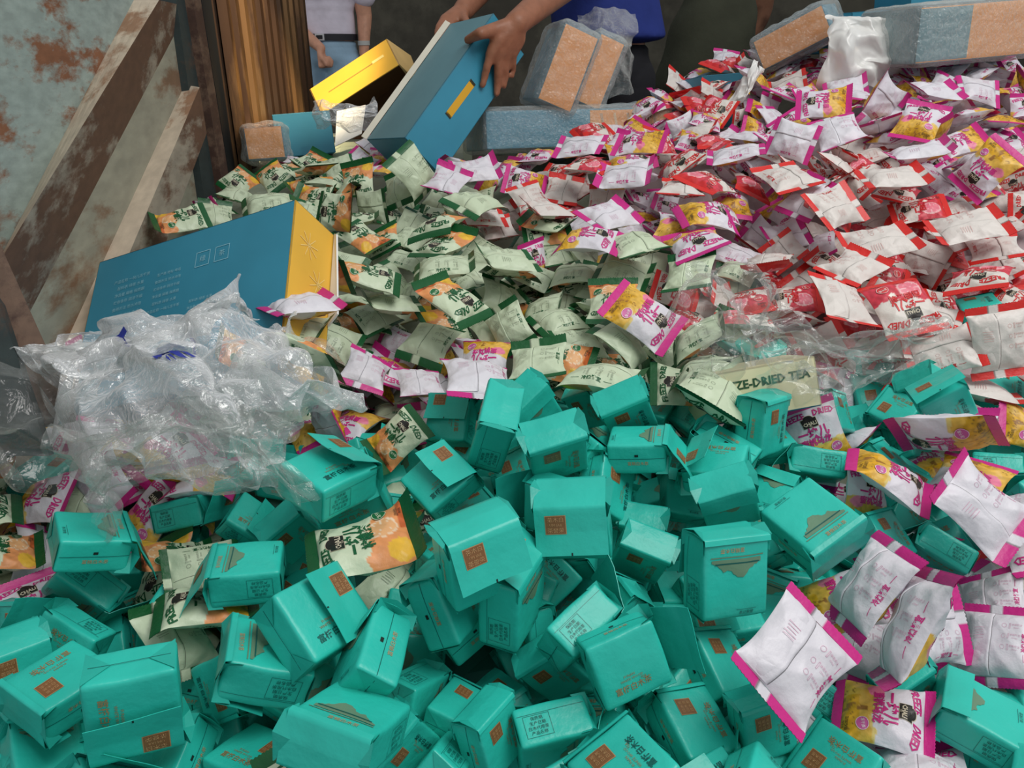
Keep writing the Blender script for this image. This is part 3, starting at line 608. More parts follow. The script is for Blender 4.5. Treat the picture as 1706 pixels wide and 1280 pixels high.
    put('B', text_geo('富楠白木茶', .0), -.006, .0325, .0058, math.pi, ORNG)
    put('B', text_geo('茶记荣誉', .0), .012, -.036, .0042, 0, dk); put('B', rect_geo(.012, .0002, 4, 1), .012, -.0325, 1, 0, dk)
    # narrow sides: outlined print box on one, orange characters and a black tick on the other
    put('S', frame_geo(.0125, .0155, .0004), .002, -.018, 1, 0, dk)
    for k in range(4): put('S', text_geo(['产品名称', '白木代用茶', '生产日期', '保质期'][k], .0), .010 - k * .0055, -.018, .0048, math.pi / 2, dk)
    put('S', rect_geo(.0002, .04, 1, 10), -.012, 0, 1, 0, dk)
    put('T', text_geo('富楠白木茶', .0), .006, .002, .0062, math.pi / 2, ORNG); put('T', rect_geo(.0018, .0028, 1, 1), -.006, .0, 1, 0, lin(30, 40, 36)); put('T', rect_geo(.0003, .041, 1, 12), -.001, 0, 1, 0, DKT)
    # gift-wrap folds on the bottom end
    for sg in (1, -1):
        tri = np.array([(sg * hx * .97, -hz * .95), (sg * hx * .97, hz * .95), (sg * hx * .40, 0)]); f = [(0, 1, 2)] if sg > 0 else [(0, 2, 1)]
        put('O', (tri, f), 0, 0, 1, 0, TEALD, .0010)
    put('O', rect_geo(.034, .0003, 10, 1), 0, 0, 1, 0, DKT, .0012)
    return mb.mesh('tea_packet', M_PAPER, weld=0.00002)
def strip_mesh(name, prof, wid, seed, th=.0007, label=None, tick=True):
    """sheet of paper following the profile [(y,z)...], width per point"""
    rg = random.Random(seed); mb = MB(); P2 = np.array(prof); seg = [0]
    for i in range(1, len(P2)): seg.append(seg[-1] + np.linalg.norm(P2[i] - P2[i - 1]))
    seg = np.array(seg); n = 22; s = np.unique(np.concatenate([np.linspace(0, seg[-1], n), seg])); n = len(s)
    y = np.interp(s, seg, P2[:, 0]); z = np.interp(s, seg, P2[:, 1]); wv = np.interp(s, seg, wid)
    ty, tz = np.gradient(y, s), np.gradient(z, s); L = np.hypot(ty, tz); ny, nz = tz / L * -1, ty / L   # normal
    ny, nz = -ny, -nz
    xs = np.linspace(-1, 1, 13); wb = wob(seed + 77, 4, 3); tw = rg.uniform(-.16, .16)
    def pos(xa, sa, off):
        yy = np.interp(sa, s, y); zz = np.interp(sa, s, z); ww = np.interp(sa, s, wv); a = np.interp(sa, s, ny); b = np.interp(sa, s, nz); e = sa / seg[-1]
        k = off + .0016 * wb(xa * 1.2, e * 3) * e + tw * xa * ww * e * e * .5
        return np.stack([xa * ww, yy + a * k, zz + b * k], -1)
    X, S = np.meshgrid(xs, s, indexing='ij')
    mb.grid(pos(X, S, th), TEAL, 0); mb.grid(pos(X, S, 0), TEALD, 0, flip=True)
    for xa in (0, len(xs) - 1):
        e = np.stack([pos(X, S, th)[xa], pos(X, S, 0)[xa]]); mb.grid(e, TEAL, 0, flip=xa == 0)
    e = np.stack([pos(X, S, th)[:, -1], pos(X, S, 0)[:, -1]]); mb.grid(e, TEAL, 0, flip=False)
    if label is not None:
        lx, ls = label
        def put(geo, a, b, size, rot, col, eps):
            v, f = geo; v = v * size; c, q = math.cos(rot), math.sin(rot); xx = v[:, 0] * c - v[:, 1] * q + a; sx = v[:, 0] * q + v[:, 1] * c + b
            mb.add(pos(xx / (TW / 2), sx, th + eps), f, tuple(col), 0)
        put(rect_geo(.0115, .0105), lx, ls, 1, 0, ORNG, .0004); put(rect_geo(.0107, .0097), lx, ls, 1, 0, BROWN, .0007)
        for k in range(3): put(text_geo(['白木茶', 'BAI MU', '荣誉茶'][k], .0), lx, ls - .006 + .006 * k, [.0062, .0042, .0062][k], math.pi, ORNG, .0010)
        if tick: put(rect_geo(.0008, .0016, 1, 1), .0, seg[-1] - .0016, 1, 0, lin(20, 40, 36), .0004)
    return mb.mesh(name, M_PAPER)
def packet_parts(var, seed):
    hx, hy, hz = TW / 2, TH / 2, TD / 2; body = packet_body(seed, var in 'c'); w0 = hx * 1.0; rg = random.Random(seed + 3); e = .0016
    if var == 'a':
        prof = [(hy - .004, -hz - e), (hy + e, -hz), (hy + e + .002, 0), (hy + e, hz), (hy - .004, hz + e), (hy - .024, hz + e + .002), (hy - .050, hz + e + .008)]; lab = (-.016, .066)
    elif var == 'b':
        a = rg.uniform(.35, .75); prof = [(hy - .004, -hz - e), (hy + e, -hz), (hy + e + .003, 0), (hy + e + .001, hz), (hy - .003, hz + .004), (hy - .003 - .020 * math.cos(a), hz + .004 + .020 * math.sin(a)), (hy - .003 - .046 * math.cos(a * 1.1), hz + .004 + .046 * math.sin(a * 1.1))]; lab = (-.016, .071)
    elif var == 'd':
        prof = [(hy - .004, -hz - e), (hy + e + .001, -hz), (hy + .010, -hz * .4), (hy + .020, hz * .2), (hy + .030, hz * .9), (hy + .036, hz * 1.6)]; lab = (-.016, .040)
    else:
        prof = [(hy - .004, hz + e), (hy + e, hz), (hy + e + .002, 0), (hy + e, -hz), (hy - .004, -hz - e), (hy - .026, -hz - e - .003)]; lab = None
    # orientation of the sheet's outer side: for 'c' it runs the other way round, so mirror it in z
    if var == 'c': pm = [(y, -z) for y, z in prof]
    else: pm = prof
    fl = strip_mesh('flap', pm, [w0 * 1.01] * len(pm), seed, label=lab)
    if var == 'c':
        for v in fl.vertices: v.co.z = -v.co.z
        fl.flip_normals()
    ears = []
    for sg in (1, -1):
        mb = MB(); o = rg.uniform(.010, .020); k = rg.uniform(.000, .006)
        a, b, c, d = (sg * hx * 1.02, hy - .016, -hz), (sg * hx * 1.02, hy - .016, hz), (sg * (hx + k), hy + .002, hz * .98), (sg * (hx + k), hy + .002, -hz * .98); m = (sg * (hx - .012), hy + .003, 0); t = (sg * (hx + k * 1.5 + .001), hy + o * .5, -hz * .2)
        vs = [a, b, c, d, m, t]; fs = [(a_, b_, c_) for a_, b_, c_ in ((0, 3, 4), (4, 2, 1), (3, 5, 4), (5, 2, 4))]
        if sg < 0: fs = [x[::-1] for x in fs]
        mb.add(vs, fs, TEALD, 0); inn = [tuple(np.array(p) * np.array([.985, 1, 1])) for p in vs]; mb.add(inn, [x[::-1] for x in fs], TEALD, 0)
        ears.append(mb.mesh('gusset_fold', M_PAPER, smooth=False))
    return body, fl, ears
# ---------------------------------------------------------------- where each packet lies: crop, three corners of its visible face, face, flap, facing hint [, label name]
# corners A->B run along the flap edge (or a seal), B->C down the length.  faces F front, B back, S/T narrow sides
TEAS = '''
20 835,840 890,1040 410,1040 B d u top
20 1295,730 1335,920 1020,995 S d f top
20 480,480 260,640 0,620 F a u low
ff 470,862 445,905 385,865 F a u low
20 1990,640 2010,800 1690,750 T c f
ff 218,977 180,1020 92,957 S d u top
30 455,160 290,215 615,420 S d u
30 0,700 300,905 775,595 F c u top
30 10,590 245,500 240,640 F b f
30 890,310 1100,400 1080,600 T c f low
30 600,1250 1240,1100 1170,620 F a f top
30 60,940 540,900 610,1290 B a u
30 1370,990 1560,900 1450,540 F c u low
ff 512,1235 425,1300 335,1262 F c u
ff 345,965 350,1018 472,1005 S d f top
ff 385,1020 378,1103 525,1128 B a u
30 0,200 190,200 180,520 F c f
31 560,-150 880,330 420,610 F a u top
31 1085,280 830,150 700,590 T c u top
31 960,80 1190,20 1385,485 T c f
ff 790,960 868,985 868,1110 S d f
31 270,880 790,1070 1075,850 B a u top
31 1130,545 1320,635 1085,750 S d u
31 1320,980 1510,1160 1400,1320 S d u top
31 1090,950 830,1270 1000,1400 F c f
31 1330,640 1650,800 1480,1020 F c u low
32 600,25 785,215 460,535 S d u top
32 980,285 1130,690 690,900 F d f top
32 1000,760 1330,690 1580,1130 F c u
32 525,760 605,1015 120,1140 S d u top
32 380,1230 810,880 1150,1250 F c u
32 1250,350 1500,320 1720,740 F c u low
ff 1172,903 1285,887 1283,1027 B a f top
32 720,-60 920,20 1150,400 F c u low
32 165,250 330,190 350,560 S c f low
32 140,680 340,560 520,700 F c f low
33 1220,590 1195,855 1700,1130 B c u top
33 130,1250 380,895 785,1180 F c u top
33 880,810 1100,660 1130,800 F c f low
33 -40,960 130,900 150,1080 F c f low
21 560,330 890,540 475,735 F b u top
21 800,580 950,840 495,1040 F c f
21 1175,62 1440,65 1395,370 F a f top
21 1260,370 1470,590 1175,850 F b u
ff 797,695 866,714 838,800 S c f
21 1470,600 1640,800 1340,960 F c u
ff 735,910 872,852 887,985 F b f top
21 70,1060 310,860 500,1010 F c f
22 45,245 290,5 410,190 B c f
22 285,420 430,235 610,380 S c u
22 430,130 545,100 640,240 F c l low
22 640,215 945,88 1030,270 F c f
22 1070,278 1040,405 680,410 B d u top
22 910,20 1150,100 1060,225 F c f
22 1060,215 1165,105 1320,190 S c u
22 1330,190 1230,310 1640,540 T c u
22 1240,350 1160,560 1540,600 F b u
22 1400,690 1590,590 1660,700 F c f low
22 1300,790 1640,690 1700,890 B c f
22 1085,560 1340,605 1340,880 B c f
22 665,455 870,575 825,930 F c r
22 180,465 545,350 570,560 F c f
22 130,650 228,555 575,655 S d u
22 170,820 680,800 755,1180 F b f top
22 745,935 1040,980 1040,1120 F c f low
22 770,1060 1090,1190 1000,1340 F c f low
23 205,385 185,560 540,620 S d f top
23 330,1110 670,865 300,580 B a u top
23 0,560 200,620 100,800 B c u
23 10,120 170,60 120,440 F c f low
23 690,180 820,20 1040,120 F c u
23 1020,160 1330,10 1420,190 F d f
23 960,50 1090,0 1190,60 F c f
23 470,60 540,80 600,290 F c f low
23 700,360 775,315 1090,640 F c u low
23 1690,460 1700,580 1390,560 S c f
23 1085,895 1000,1040 1335,1245 S d u
23 740,890 840,860 960,1050 F c f
13 1240,700 1500,650 1560,720 F c u
13 20,1110 130,1060 150,1200 F c f
ff 1660,1215 1720,1180 1706,1290 F c f
22 -200,200 -90,90 60,230 F c f
22 -40,540 100,470 160,640 F c u
32 760,20 840,140 640,420 F c u
30 -60,760 60,640 160,760 S c u
31 560,1180 760,1300 700,1420 F c u
32 -160,1060 -20,900 40,1120 F c f
'''
POUCHES = '''
33 220,0 690,510 255,1065 m B u top
ff 1525,915 1582,940 1492,1168 m B l top
ff 1455,873 1530,930 1430,1070 m B u
33 1215,30 1395,590 1050,620 m B f top
33 1365,230 1740,250 1700,640 m B u low
33 1335,50 1625,-10 1660,280 m B u low
33 1080,780 1060,1150 490,1010 m F u low
33 700,1090 1240,1180 1300,1440 m B u low
33 1130,640 1450,480 1660,790 m B u low
33 1660,160 1840,170 1840,330 r B u
23 60,195 448,50 640,500 m F f top
23 1110,670 1090,850 590,520 m F f top
23 735,240 860,450 1660,450 m F f top
23 1310,400 1070,740 1560,1190 m B f top
23 620,560 800,600 780,870 m F u low
23 1860,240 1860,430 1640,340 m F f
20 560,545 378,880 -20,960 m F u top
20 530,640 690,490 800,690 m B u top
20 1060,760 1130,650 1580,620 m F u low
20 320,600 450,330 175,230 m F f low
20 -220,1180 -220,1000 225,1000 g F u
ff -30,985 100,932 150,1040 m F u
ff 50,890 105,900 100,965 m B u low
ff 278,920 290,1010 405,990 g B u
20 1330,1040 1350,1180 970,1190 g F u low
30 915,270 1250,170 1430,530 g B u top
20 520,660 730,690 640,890 g B u low
ff 430,1290 548,1215 620,1330 g F f
ff 480,872 505,985 728,922 g F u
21 760,960 730,1010 1150,850 g F u low
21 1010,140 1150,330 890,570 g F f
21 370,170 455,375 580,350 m B f
ff 731,587 848,600 866,663 m B u top
11 1330,1250 1680,1250 1740,940 m F u low
11 660,1010 930,1130 860,1320 m B u
11 650,1190 1000,1290 1110,1130 m F u low
11 935,1150 1235,1150 1290,1350 m B u
11 75,915 190,1110 620,1290 g B f @.85 top
11 770,950 655,1140 310,990 g B u
11 220,1060 200,1150 -20,1130 g F u @.85 low
11 560,800 440,960 20,980 g B u @.85
11 20,710 180,800 630,750 m B u @.85 top
11 265,410 360,640 680,700 g F f @.85 top
11 1020,540 1000,660 510,520 g F f top
11 1180,420 1080,520 830,460 g B u
11 1470,385 1470,510 1060,570 g B u
11 975,340 780,440 760,290 g F u
11 1010,290 1290,210 1450,140 g F f
11 1010,380 1250,410 1500,250 g F f
11 1240,20 1490,120 1720,80 g B u
11 1545,330 1770,280 1700,150 r B u
11 860,-20 900,230 690,240 g B f
11 1115,100 1030,185 870,-20 g B f
11 400,260 430,-20 690,-10 g F f
11 275,-30 300,110 -60,160 g B f
11 1615,770 1390,865 1050,620 g F u top
11 1590,590 1395,645 1200,560 g B u
11 700,650 770,755 1150,780 g B u
11 1010,850 770,940 580,770 g B u
11 1120,800 1420,890 1240,1130 g B u
11 1580,850 1720,760 1800,930 g B u
11 1560,570 1720,640 1720,800 g B u
ff 785,405 812,442 905,450 g B f
12 800,230 725,350 300,370 m F f
12 490,170 380,270 80,210 g F u
12 90,40 220,130 500,160 r B u
12 460,95 660,250 930,190 m B u
12 900,200 1010,280 1230,230 m F u
12 1580,230 1500,80 1120,45 m F u
12 1130,435 1500,320 1390,205 m F f top
12 1640,520 1740,400 1420,290 m B u
12 780,420 1120,345 920,240 g B u
12 140,400 250,355 290,530 m F f low
12 290,470 490,450 420,340 g B u
12 650,450 590,580 250,610 g B u
12 1010,470 920,670 570,570 g B u
12 540,850 880,850 890,580 g F u
12 1240,840 1050,1090 610,780 m F u top
12 1020,490 960,695 1260,830 r F u
12 720,790 590,880 890,1190 g B u
12 410,620 370,760 80,890 g B u
12 450,740 600,870 290,930 g B u
12 1080,440 1410,390 1360,610 g B u
12 1720,500 1650,610 1370,540 g B u
12 1420,685 1730,600 1780,740 r F f
12 1440,740 1460,910 1090,1150 g B u
12 290,900 440,1120 750,1090 g B u
12 40,1020 420,965 400,1190 g B u
12 1070,1150 900,1300 180,1280 g B u
12 1620,1100 1560,1230 1080,1240 g B u
22 1120,10 1600,290 1700,90 g B f top
12 20,560 150,700 -60,780 g B u
12 320,540 260,630 90,550 g B u
13 290,505 620,580 780,890 r B f top
13 830,970 1270,880 1010,480 r F f top
13 420,260 580,480 1090,370 r B u
13 265,0 450,240 710,170 r B u
13 1010,170 1160,355 1670,260 r B u
13 805,60 860,210 1240,140 r F u
13 330,480 620,600 860,470 r B u
13 1280,370 1130,640 820,530 r B u
13 1365,450 1730,400 1660,250 r B u
13 1170,630 1590,585 1650,440 r F u
13 1300,770 1730,700 1780,1180 r B f
13 1390,820 1490,1110 1000,1250 r B u
13 590,1090 950,1080 1130,930 r B u
13 150,900 250,1070 580,1000 r B u low
13 0,610 20,790 400,750 r F f
13 1100,640 1180,840 1320,850 r F f low
13 1200,0 1340,70 1520,0 m F u
13 1640,20 1650,220 1830,210 r F f
13 120,290 0,440 -150,310 m B u low
13 280,130 140,210 -20,120 m F u
13 20,240 100,380 290,320 m B u
13 270,380 100,510 0,390 r B u
13 1590,700 1640,650 1780,720 r F f low
13 680,140 740,230 880,200 r B u
13 460,10 680,120 790,60 r B u
13 720,0 1000,80 1060,-40 r F u
03 165,530 155,805 635,800 m F f top
03 190,530 360,450 490,530 m F f
03 280,790 590,690 700,900 m B f top
03 950,640 1250,690 1110,925 m F f
03 960,610 770,880 630,710 m B f
03 1060,890 1200,1030 1530,950 m F f
03 1350,790 1510,930 1720,860 m F f
03 1190,1150 1400,1340 1720,1050 m F u
03 1010,1060 1110,1190 1400,1010 m F u
03 750,990 830,1060 1280,970 m B u
03 580,1090 700,1210 1120,1190 r B u
03 330,1090 440,1260 650,1250 r F u
03 650,960 640,1060 350,1060 r F f
03 390,820 280,1070 -10,1000 m B f
03 110,1260 440,1190 210,1030 r B u
03 10,630 110,670 60,830 m B f
03 150,450 60,590 180,600 r F f
03 990,540 1050,420 900,380 m F f
03 1080,480 1250,530 1200,400 m F f
03 910,520 1040,620 1340,640 m B u
03 1540,530 1560,700 1310,630 m B u
03 1300,440 1380,570 1620,510 m B u
03 1490,255 1360,375 1650,330 m F f
03 1540,430 1645,375 1740,490 m F f
03 950,340 1090,355 1100,460 m B f
03 1280,400 1390,450 1230,520 m B f
03 1700,560 1740,660 1550,680 m F u
03 1640,650 1760,640 1760,810 m F f
03 130,345 320,345 240,470 m B u
03 640,560 750,545 740,650 m B f
03 750,540 910,550 890,640 m B u
03 1600,920 1720,870 1760,960 m B u
03 1520,1190 1730,1110 1760,1240 r F f
02 720,860 650,1050 1070,1005 m F f top
02 1025,1030 970,1220 570,1260 m B f top
02 1070,1200 1320,1010 1235,950 r F f
02 690,870 620,1010 310,1040 m B u
02 -20,1110 160,1140 285,1020 m F f
02 340,1030 240,1130 140,1090 m B u
02 480,1040 370,1100 650,1120 r F u low
02 1180,920 1170,1020 1360,990 r F f
02 1720,920 1720,1010 1340,1090 m B u
02 1510,1100 1570,1160 1810,1080 m B u
02 1310,1110 1620,1260 1400,1260 r F u
02 1010,1260 1320,1290 1350,1210 r B u
02 390,1230 530,1150 580,1260 r B u
02 150,1150 320,1200 450,1170 r B u
02 200,1280 320,1180 400,1290 r B u
02 1100,820 1140,940 1270,880 m B u
02 1190,800 1270,870 1380,830 r B u
02 1540,750 1520,890 1630,850 r F f
02 1760,840 1740,940 1610,890 m F u
02 1710,640 1730,830 1580,770 m B f
02 1010,1020 1020,1090 660,1110 m F u
02 1330,890 1450,960 1620,910 m B u
01 890,1080 1060,910 1270,1190 g B f top
01 870,1170 1075,1080 1070,1290 g B f
01 430,1060 480,1190 700,1120 g B f
01 270,1160 110,1280 -10,1150 g F f
01 480,1220 420,1130 210,1200 g F u
01 590,1150 680,1260 550,1290 g F f
01 620,1060 700,990 810,1060 m B f
01 785,905 870,980 800,1020 m B f
01 1430,1110 1510,1030 1660,1080 m B u
01 1290,1060 1360,1220 1660,1170 m B f
01 1110,1020 1200,1010 1270,1140 m B f
01 1200,1260 1350,1180 1570,1290 g B u
01 240,1020 420,1070 360,1120 m B u
01 800,990 930,1000 900,1080 m F f
10 710,330 985,245 1060,350 m B f
10 550,350 560,500 780,430 m B f
10 480,1000 330,1080 290,830 m B f
10 350,1090 490,1010 570,1240 m B f
10 290,1230 420,1200 440,1330 m B u
10 1340,60 1400,200 1040,280 g F f
10 1270,75 1370,250 1480,220 m B f
10 1350,80 1500,100 1510,220 g B u
10 1420,0 1620,70 1700,10 g B u
10 1550,980 1720,1010 1720,1070 g F u @.85
10 1730,1050 1710,1150 1540,1080 g F u @.85
ff 480,268 520,292 560,270 g F u
ff 440,280 470,300 520,285 g F u
ff 560,300 600,270 640,300 g B u
ff 360,300 400,330 440,300 g F u
ff 700,310 760,330 790,290 m B u
ff 900,330 960,340 975,300 r B u
ff 640,400 690,420 730,390 g B u
ff 300,345 340,375 400,350 g B u
'''

# labels of the packets that stand out most
NAME = {
'33 220,0': 'large white magenta-sealed pouch lying back up beside the teal packets at lower right',
'ff 1525,915': 'magenta-sealed pouch standing on edge, its seam side towards the big back-up pouch',
'ff 1455,873': 'magenta-sealed pouch lying back up just behind the big back-up pouch',
'23 1310,400': 'white back of a steeply tilted magenta-sealed pouch near the right edge',
'23 735,240': 'long magenta-sealed pouch lying sideways over teal packets, fruit side up',
'23 60,195': 'magenta-sealed pouch standing upright among teal packets, dark badge facing out',
'12 1240,840': 'magenta-sealed pouch with pineapple print lying on the pale green pouches',
'12 1020,490': 'red-sealed pouch with pink fruit print behind the pineapple-print pouch',
'13 290,505': 'red-sealed pouch standing back out beside the pomegranate-print front',
'13 830,970': 'red-sealed pouch turned upside down, big pink fruit print facing out',
'13 1300,770': 'large red-sealed pouch, back side out, cut by the right edge',
'03 165,530': 'magenta-sealed pouch facing out below the tall white sheet',
'03 950,640': 'magenta-sealed pouch with fruit at its foot, below the long tan carton',
'02 720,860': 'magenta-sealed pouch fruit side out at the crest below the wrapped cartons',
'02 1025,1030': 'white-backed magenta pouch just below the crest pouch with fruit',
'01 890,1080': 'pale green pouch standing against the foot of the held carton',
'ff 480,872': 'green-sealed pouch with grapefruit print lying among the teal packets',
'21 1010,140': 'green-sealed pouch with lemon lettering wedged between teal packets and film',
'22 1120,10': 'pale green pouch, back up, lying over the lettered yellow carton edge',
'ff 731,587': 'white-backed magenta pouch lying at the boundary of green pouches and teal packets',
'11 265,410': 'green-sealed pouch leaning on the yellow end of the tilted carton',
'11 20,710': 'white-backed magenta pouch lying on the lower corner of the tilted carton',
'30 915,270': 'pale green pouch with its seal upright, sunk between teal packets',
'20 560,545': 'magenta-sealed pouch, badge up, at the left edge below the film heap',
'ff 1172,903': 'teal packet standing upright with a dull green ridge printed under its flap',
'23 330,1110': 'teal packet lying flat with a dull ridge print, left of the steep white pouch',
'31 270,880': 'large teal packet in front with the ridge print and orange characters on top',
'22 170,820': 'teal packet with its wide flap open, brown panel at the flap corner',
'31 560,-150': 'teal packet whose large flap with brown panel hangs towards the lower left',
'30 600,1250': 'teal packet standing at lower left with its flap and brown panel in front',
'21 1175,62': 'teal packet standing tallest at the rear, brown panel on its front flap',
'21 560,330': 'teal packet beside the film heap with its flap thrown open',
'30 0,700': 'teal packet with a brown panel lying at the far lower left',
'33 1220,590': 'teal packet at the lower right corner with ridge print on top',
'33 130,1250': 'teal packet cut by the lower edge below the large white pouch',
}
def dirn(px, py):
    d = ray(px, py); return d / np.linalg.norm(d)
REFS = {'u': (0, -.25, 1), 'f': (0, -1, .45), 'l': (-1, -.4, .4), 'r': (1, -.4, .4)}
def solve(A, B, C, L1, L2, ref, d0, klim=(0.86, 1.16), dlim=(.93, 1.07)):
    """pose of a rectangle L1 x L2 whose corners are seen at A,B,C; d0 is the camera depth expected there"""
    cx, cy = (A[0] + C[0]) / 2, (A[1] + C[1]) / 2
    w = dirn(cx, cy); r = np.cross(w, (0, 0, 1)); r /= np.linalg.norm(r); u = np.cross(r, w)
    q = [np.array([dirn(*p) @ r, dirn(*p) @ u]) / (dirn(*p) @ w) for p in (A, B, C)]
    p1, p2 = q[1] - q[0], q[2] - q[1]; a, b, c = p1 @ p1, p2 @ p2, p1 @ p2
    det = a * b - c * c; s1 = a * L2 * L2 + b * L1 * L1
    D = max(0, s1 * s1 - 4 * det * L1 * L1 * L2 * L2); sig = (s1 - math.sqrt(D)) / (2 * det + 1e-12)
    dist_e = math.sqrt(max(sig, 1e-6)); d0r = d0 / (w @ F_)
    dist = min(max(dist_e, d0r * dlim[0]), d0r * dlim[1]); k = min(max(dist / dist_e, klim[0]), klim[1])
    z1 = math.sqrt(max(0, L1 * L1 - a * sig)); z2 = math.sqrt(max(0, L2 * L2 - b * sig)); sg = 1 if c <= 0 else -1
    best = None; rv = np.array(REFS[ref], float); rv /= np.linalg.norm(rv)
    for s in (1, -1):
        e1 = p1[0] * dist_e * r + p1[1] * dist_e * u - s * z1 * w; e2 = p2[0] * dist_e * r + p2[1] * dist_e * u - s * sg * z2 * w
        e1 = e1 / np.linalg.norm(e1); e2 = e2 - (e2 @ e1) * e1; e2 /= np.linalg.norm(e2); n = np.cross(e1, e2)
        if n @ w > 0: n = -n
        sc = n @ rv
        if best is None or sc > best[0]: best = (sc, e1, e2, n)
    return CAM + w * dist, best[1], best[2], best[3], k
ITEMS = []
LINES_T, LINES_P = [[' '.join(l.split()[:2]) for l in t.strip().splitlines()] for t in (TEAS, POUCHES)]
SZ = 0.83
def add_item(cls, kind, face, var, c, e1, e2, n, k, rank, seed, hero, prio=1):
    Y = -e2
    if face == 'F': Z = n; X = np.cross(Y, Z)
    elif face == 'B': Z = -n; X = np.cross(Y, Z)
    elif face == 'S': X = n; Z = np.cross(X, Y)
    else: X = -n; Z = np.cross(X, Y)
    half = np.array([TW / 2, TH / 2, TD / 2]) if cls == 'packet' else np.array([PW / 2 * .86, PL / 2 * .88, .0105])
    k = k * SZ; half = half * k
    off = {'F': half[2], 'B': half[2], 'S': half[0], 'T': half[0]}[face] * (1.0 if cls == 'packet' else .6)
    ITEMS.append(dict(cls=cls, kind=kind, face=face, var=var, c=c - n * off, R=np.stack([X, Y, Z], 1), h=half, k=k, rank=rank, seed=seed, hero=hero, prio=prio, name=NAME.get(CUR), px=proj(c)[:2]))
def parse(t):
    for ln in t.strip().splitlines():
        p = ln.split(); yield p[0], [cpx(p[0], *map(float, q.split(','))) for q in p[1:4]], p[4:]
for i, (cr, q, o) in enumerate(parse(TEAS)):
    CUR = LINES_T[i]
    face, var, ref = o[:3]; cx, cy = (q[0][0] + q[2][0]) / 2, (q[0][1] + q[2][1]) / 2
    L1 = TD * SZ if face in 'ST' else TW * SZ
    res = solve(*q, L1, TH * SZ, ref, pile_depth(cx, cy)); add_item('packet', 't', face, var, *res, rank=cy, seed=i, hero=True, prio={'low': .5, 'top': 2}.get(o[-1], 1))
for i, (cr, q, o) in enumerate(parse(POUCHES)):
    CUR = LINES_P[i]
    kind, face, ref = o[:3]; cx, cy = (q[0][0] + q[2][0]) / 2, (q[0][1] + q[2][1]) / 2
    sc_ = [float(t[1:]) for t in o if t[0] == '@']; res = solve(*q, PW * SZ, PL * SZ, ref, pile_depth(cx, cy) * (sc_[0] if sc_ else 1)); add_item('pouch', kind, face, '', *res, rank=cy, seed=i, hero=True, prio={'low': .5, 'top': 2}.get(o[-1], 1))
N_HERO = len(ITEMS); CUR = None
# packets lying deeper, seen through the gaps
rg = random.Random(11)
hp = np.array([it['px'] for it in ITEMS])
py = 80.0
while py < 1340:
    d = pile_depth(853, py); step = 68 / d * 1.05; px = -60 + rg.uniform(0, 60)
    while px < 1780:
        x, y = px + rg.uniform(-.3, .3) * step, py + rg.uniform(-.3, .3) * step * .6
        ok = not ((y < 650 and x < 470 - (y - 250) * .15) or (y < 330 and x < 340)) and y > 275 - ss(x, 800, 1350) * 215
        if ok:
            o = np.argsort(np.hypot(*(hp - (x, y)).T))[:4]; src = ITEMS[o[rg.choice([0, 0, 1, 2])]]
            dd = pile_depth(x, y) * 1.0 + rg.uniform(.035, .065)
            n = np.array([rg.gauss(0, .45), -.25 + rg.gauss(0, .45), 1]); n /= np.linalg.norm(n); a = rg.uniform(0, 6.28)
            e1 = np.cross(n, (math.cos(a), math.sin(a), .1)); e1 /= np.linalg.norm(e1); e2 = np.cross(n, e1)
            add_item(src['cls'], src['kind'], rg.choice('FB'), rg.choice('abccd'), P(x, y, dd), e1, e2, n, 1.0, rank=y - 400, seed=rg.randrange(999), hero=False, prio=0)
        px += step
    py += step * .62
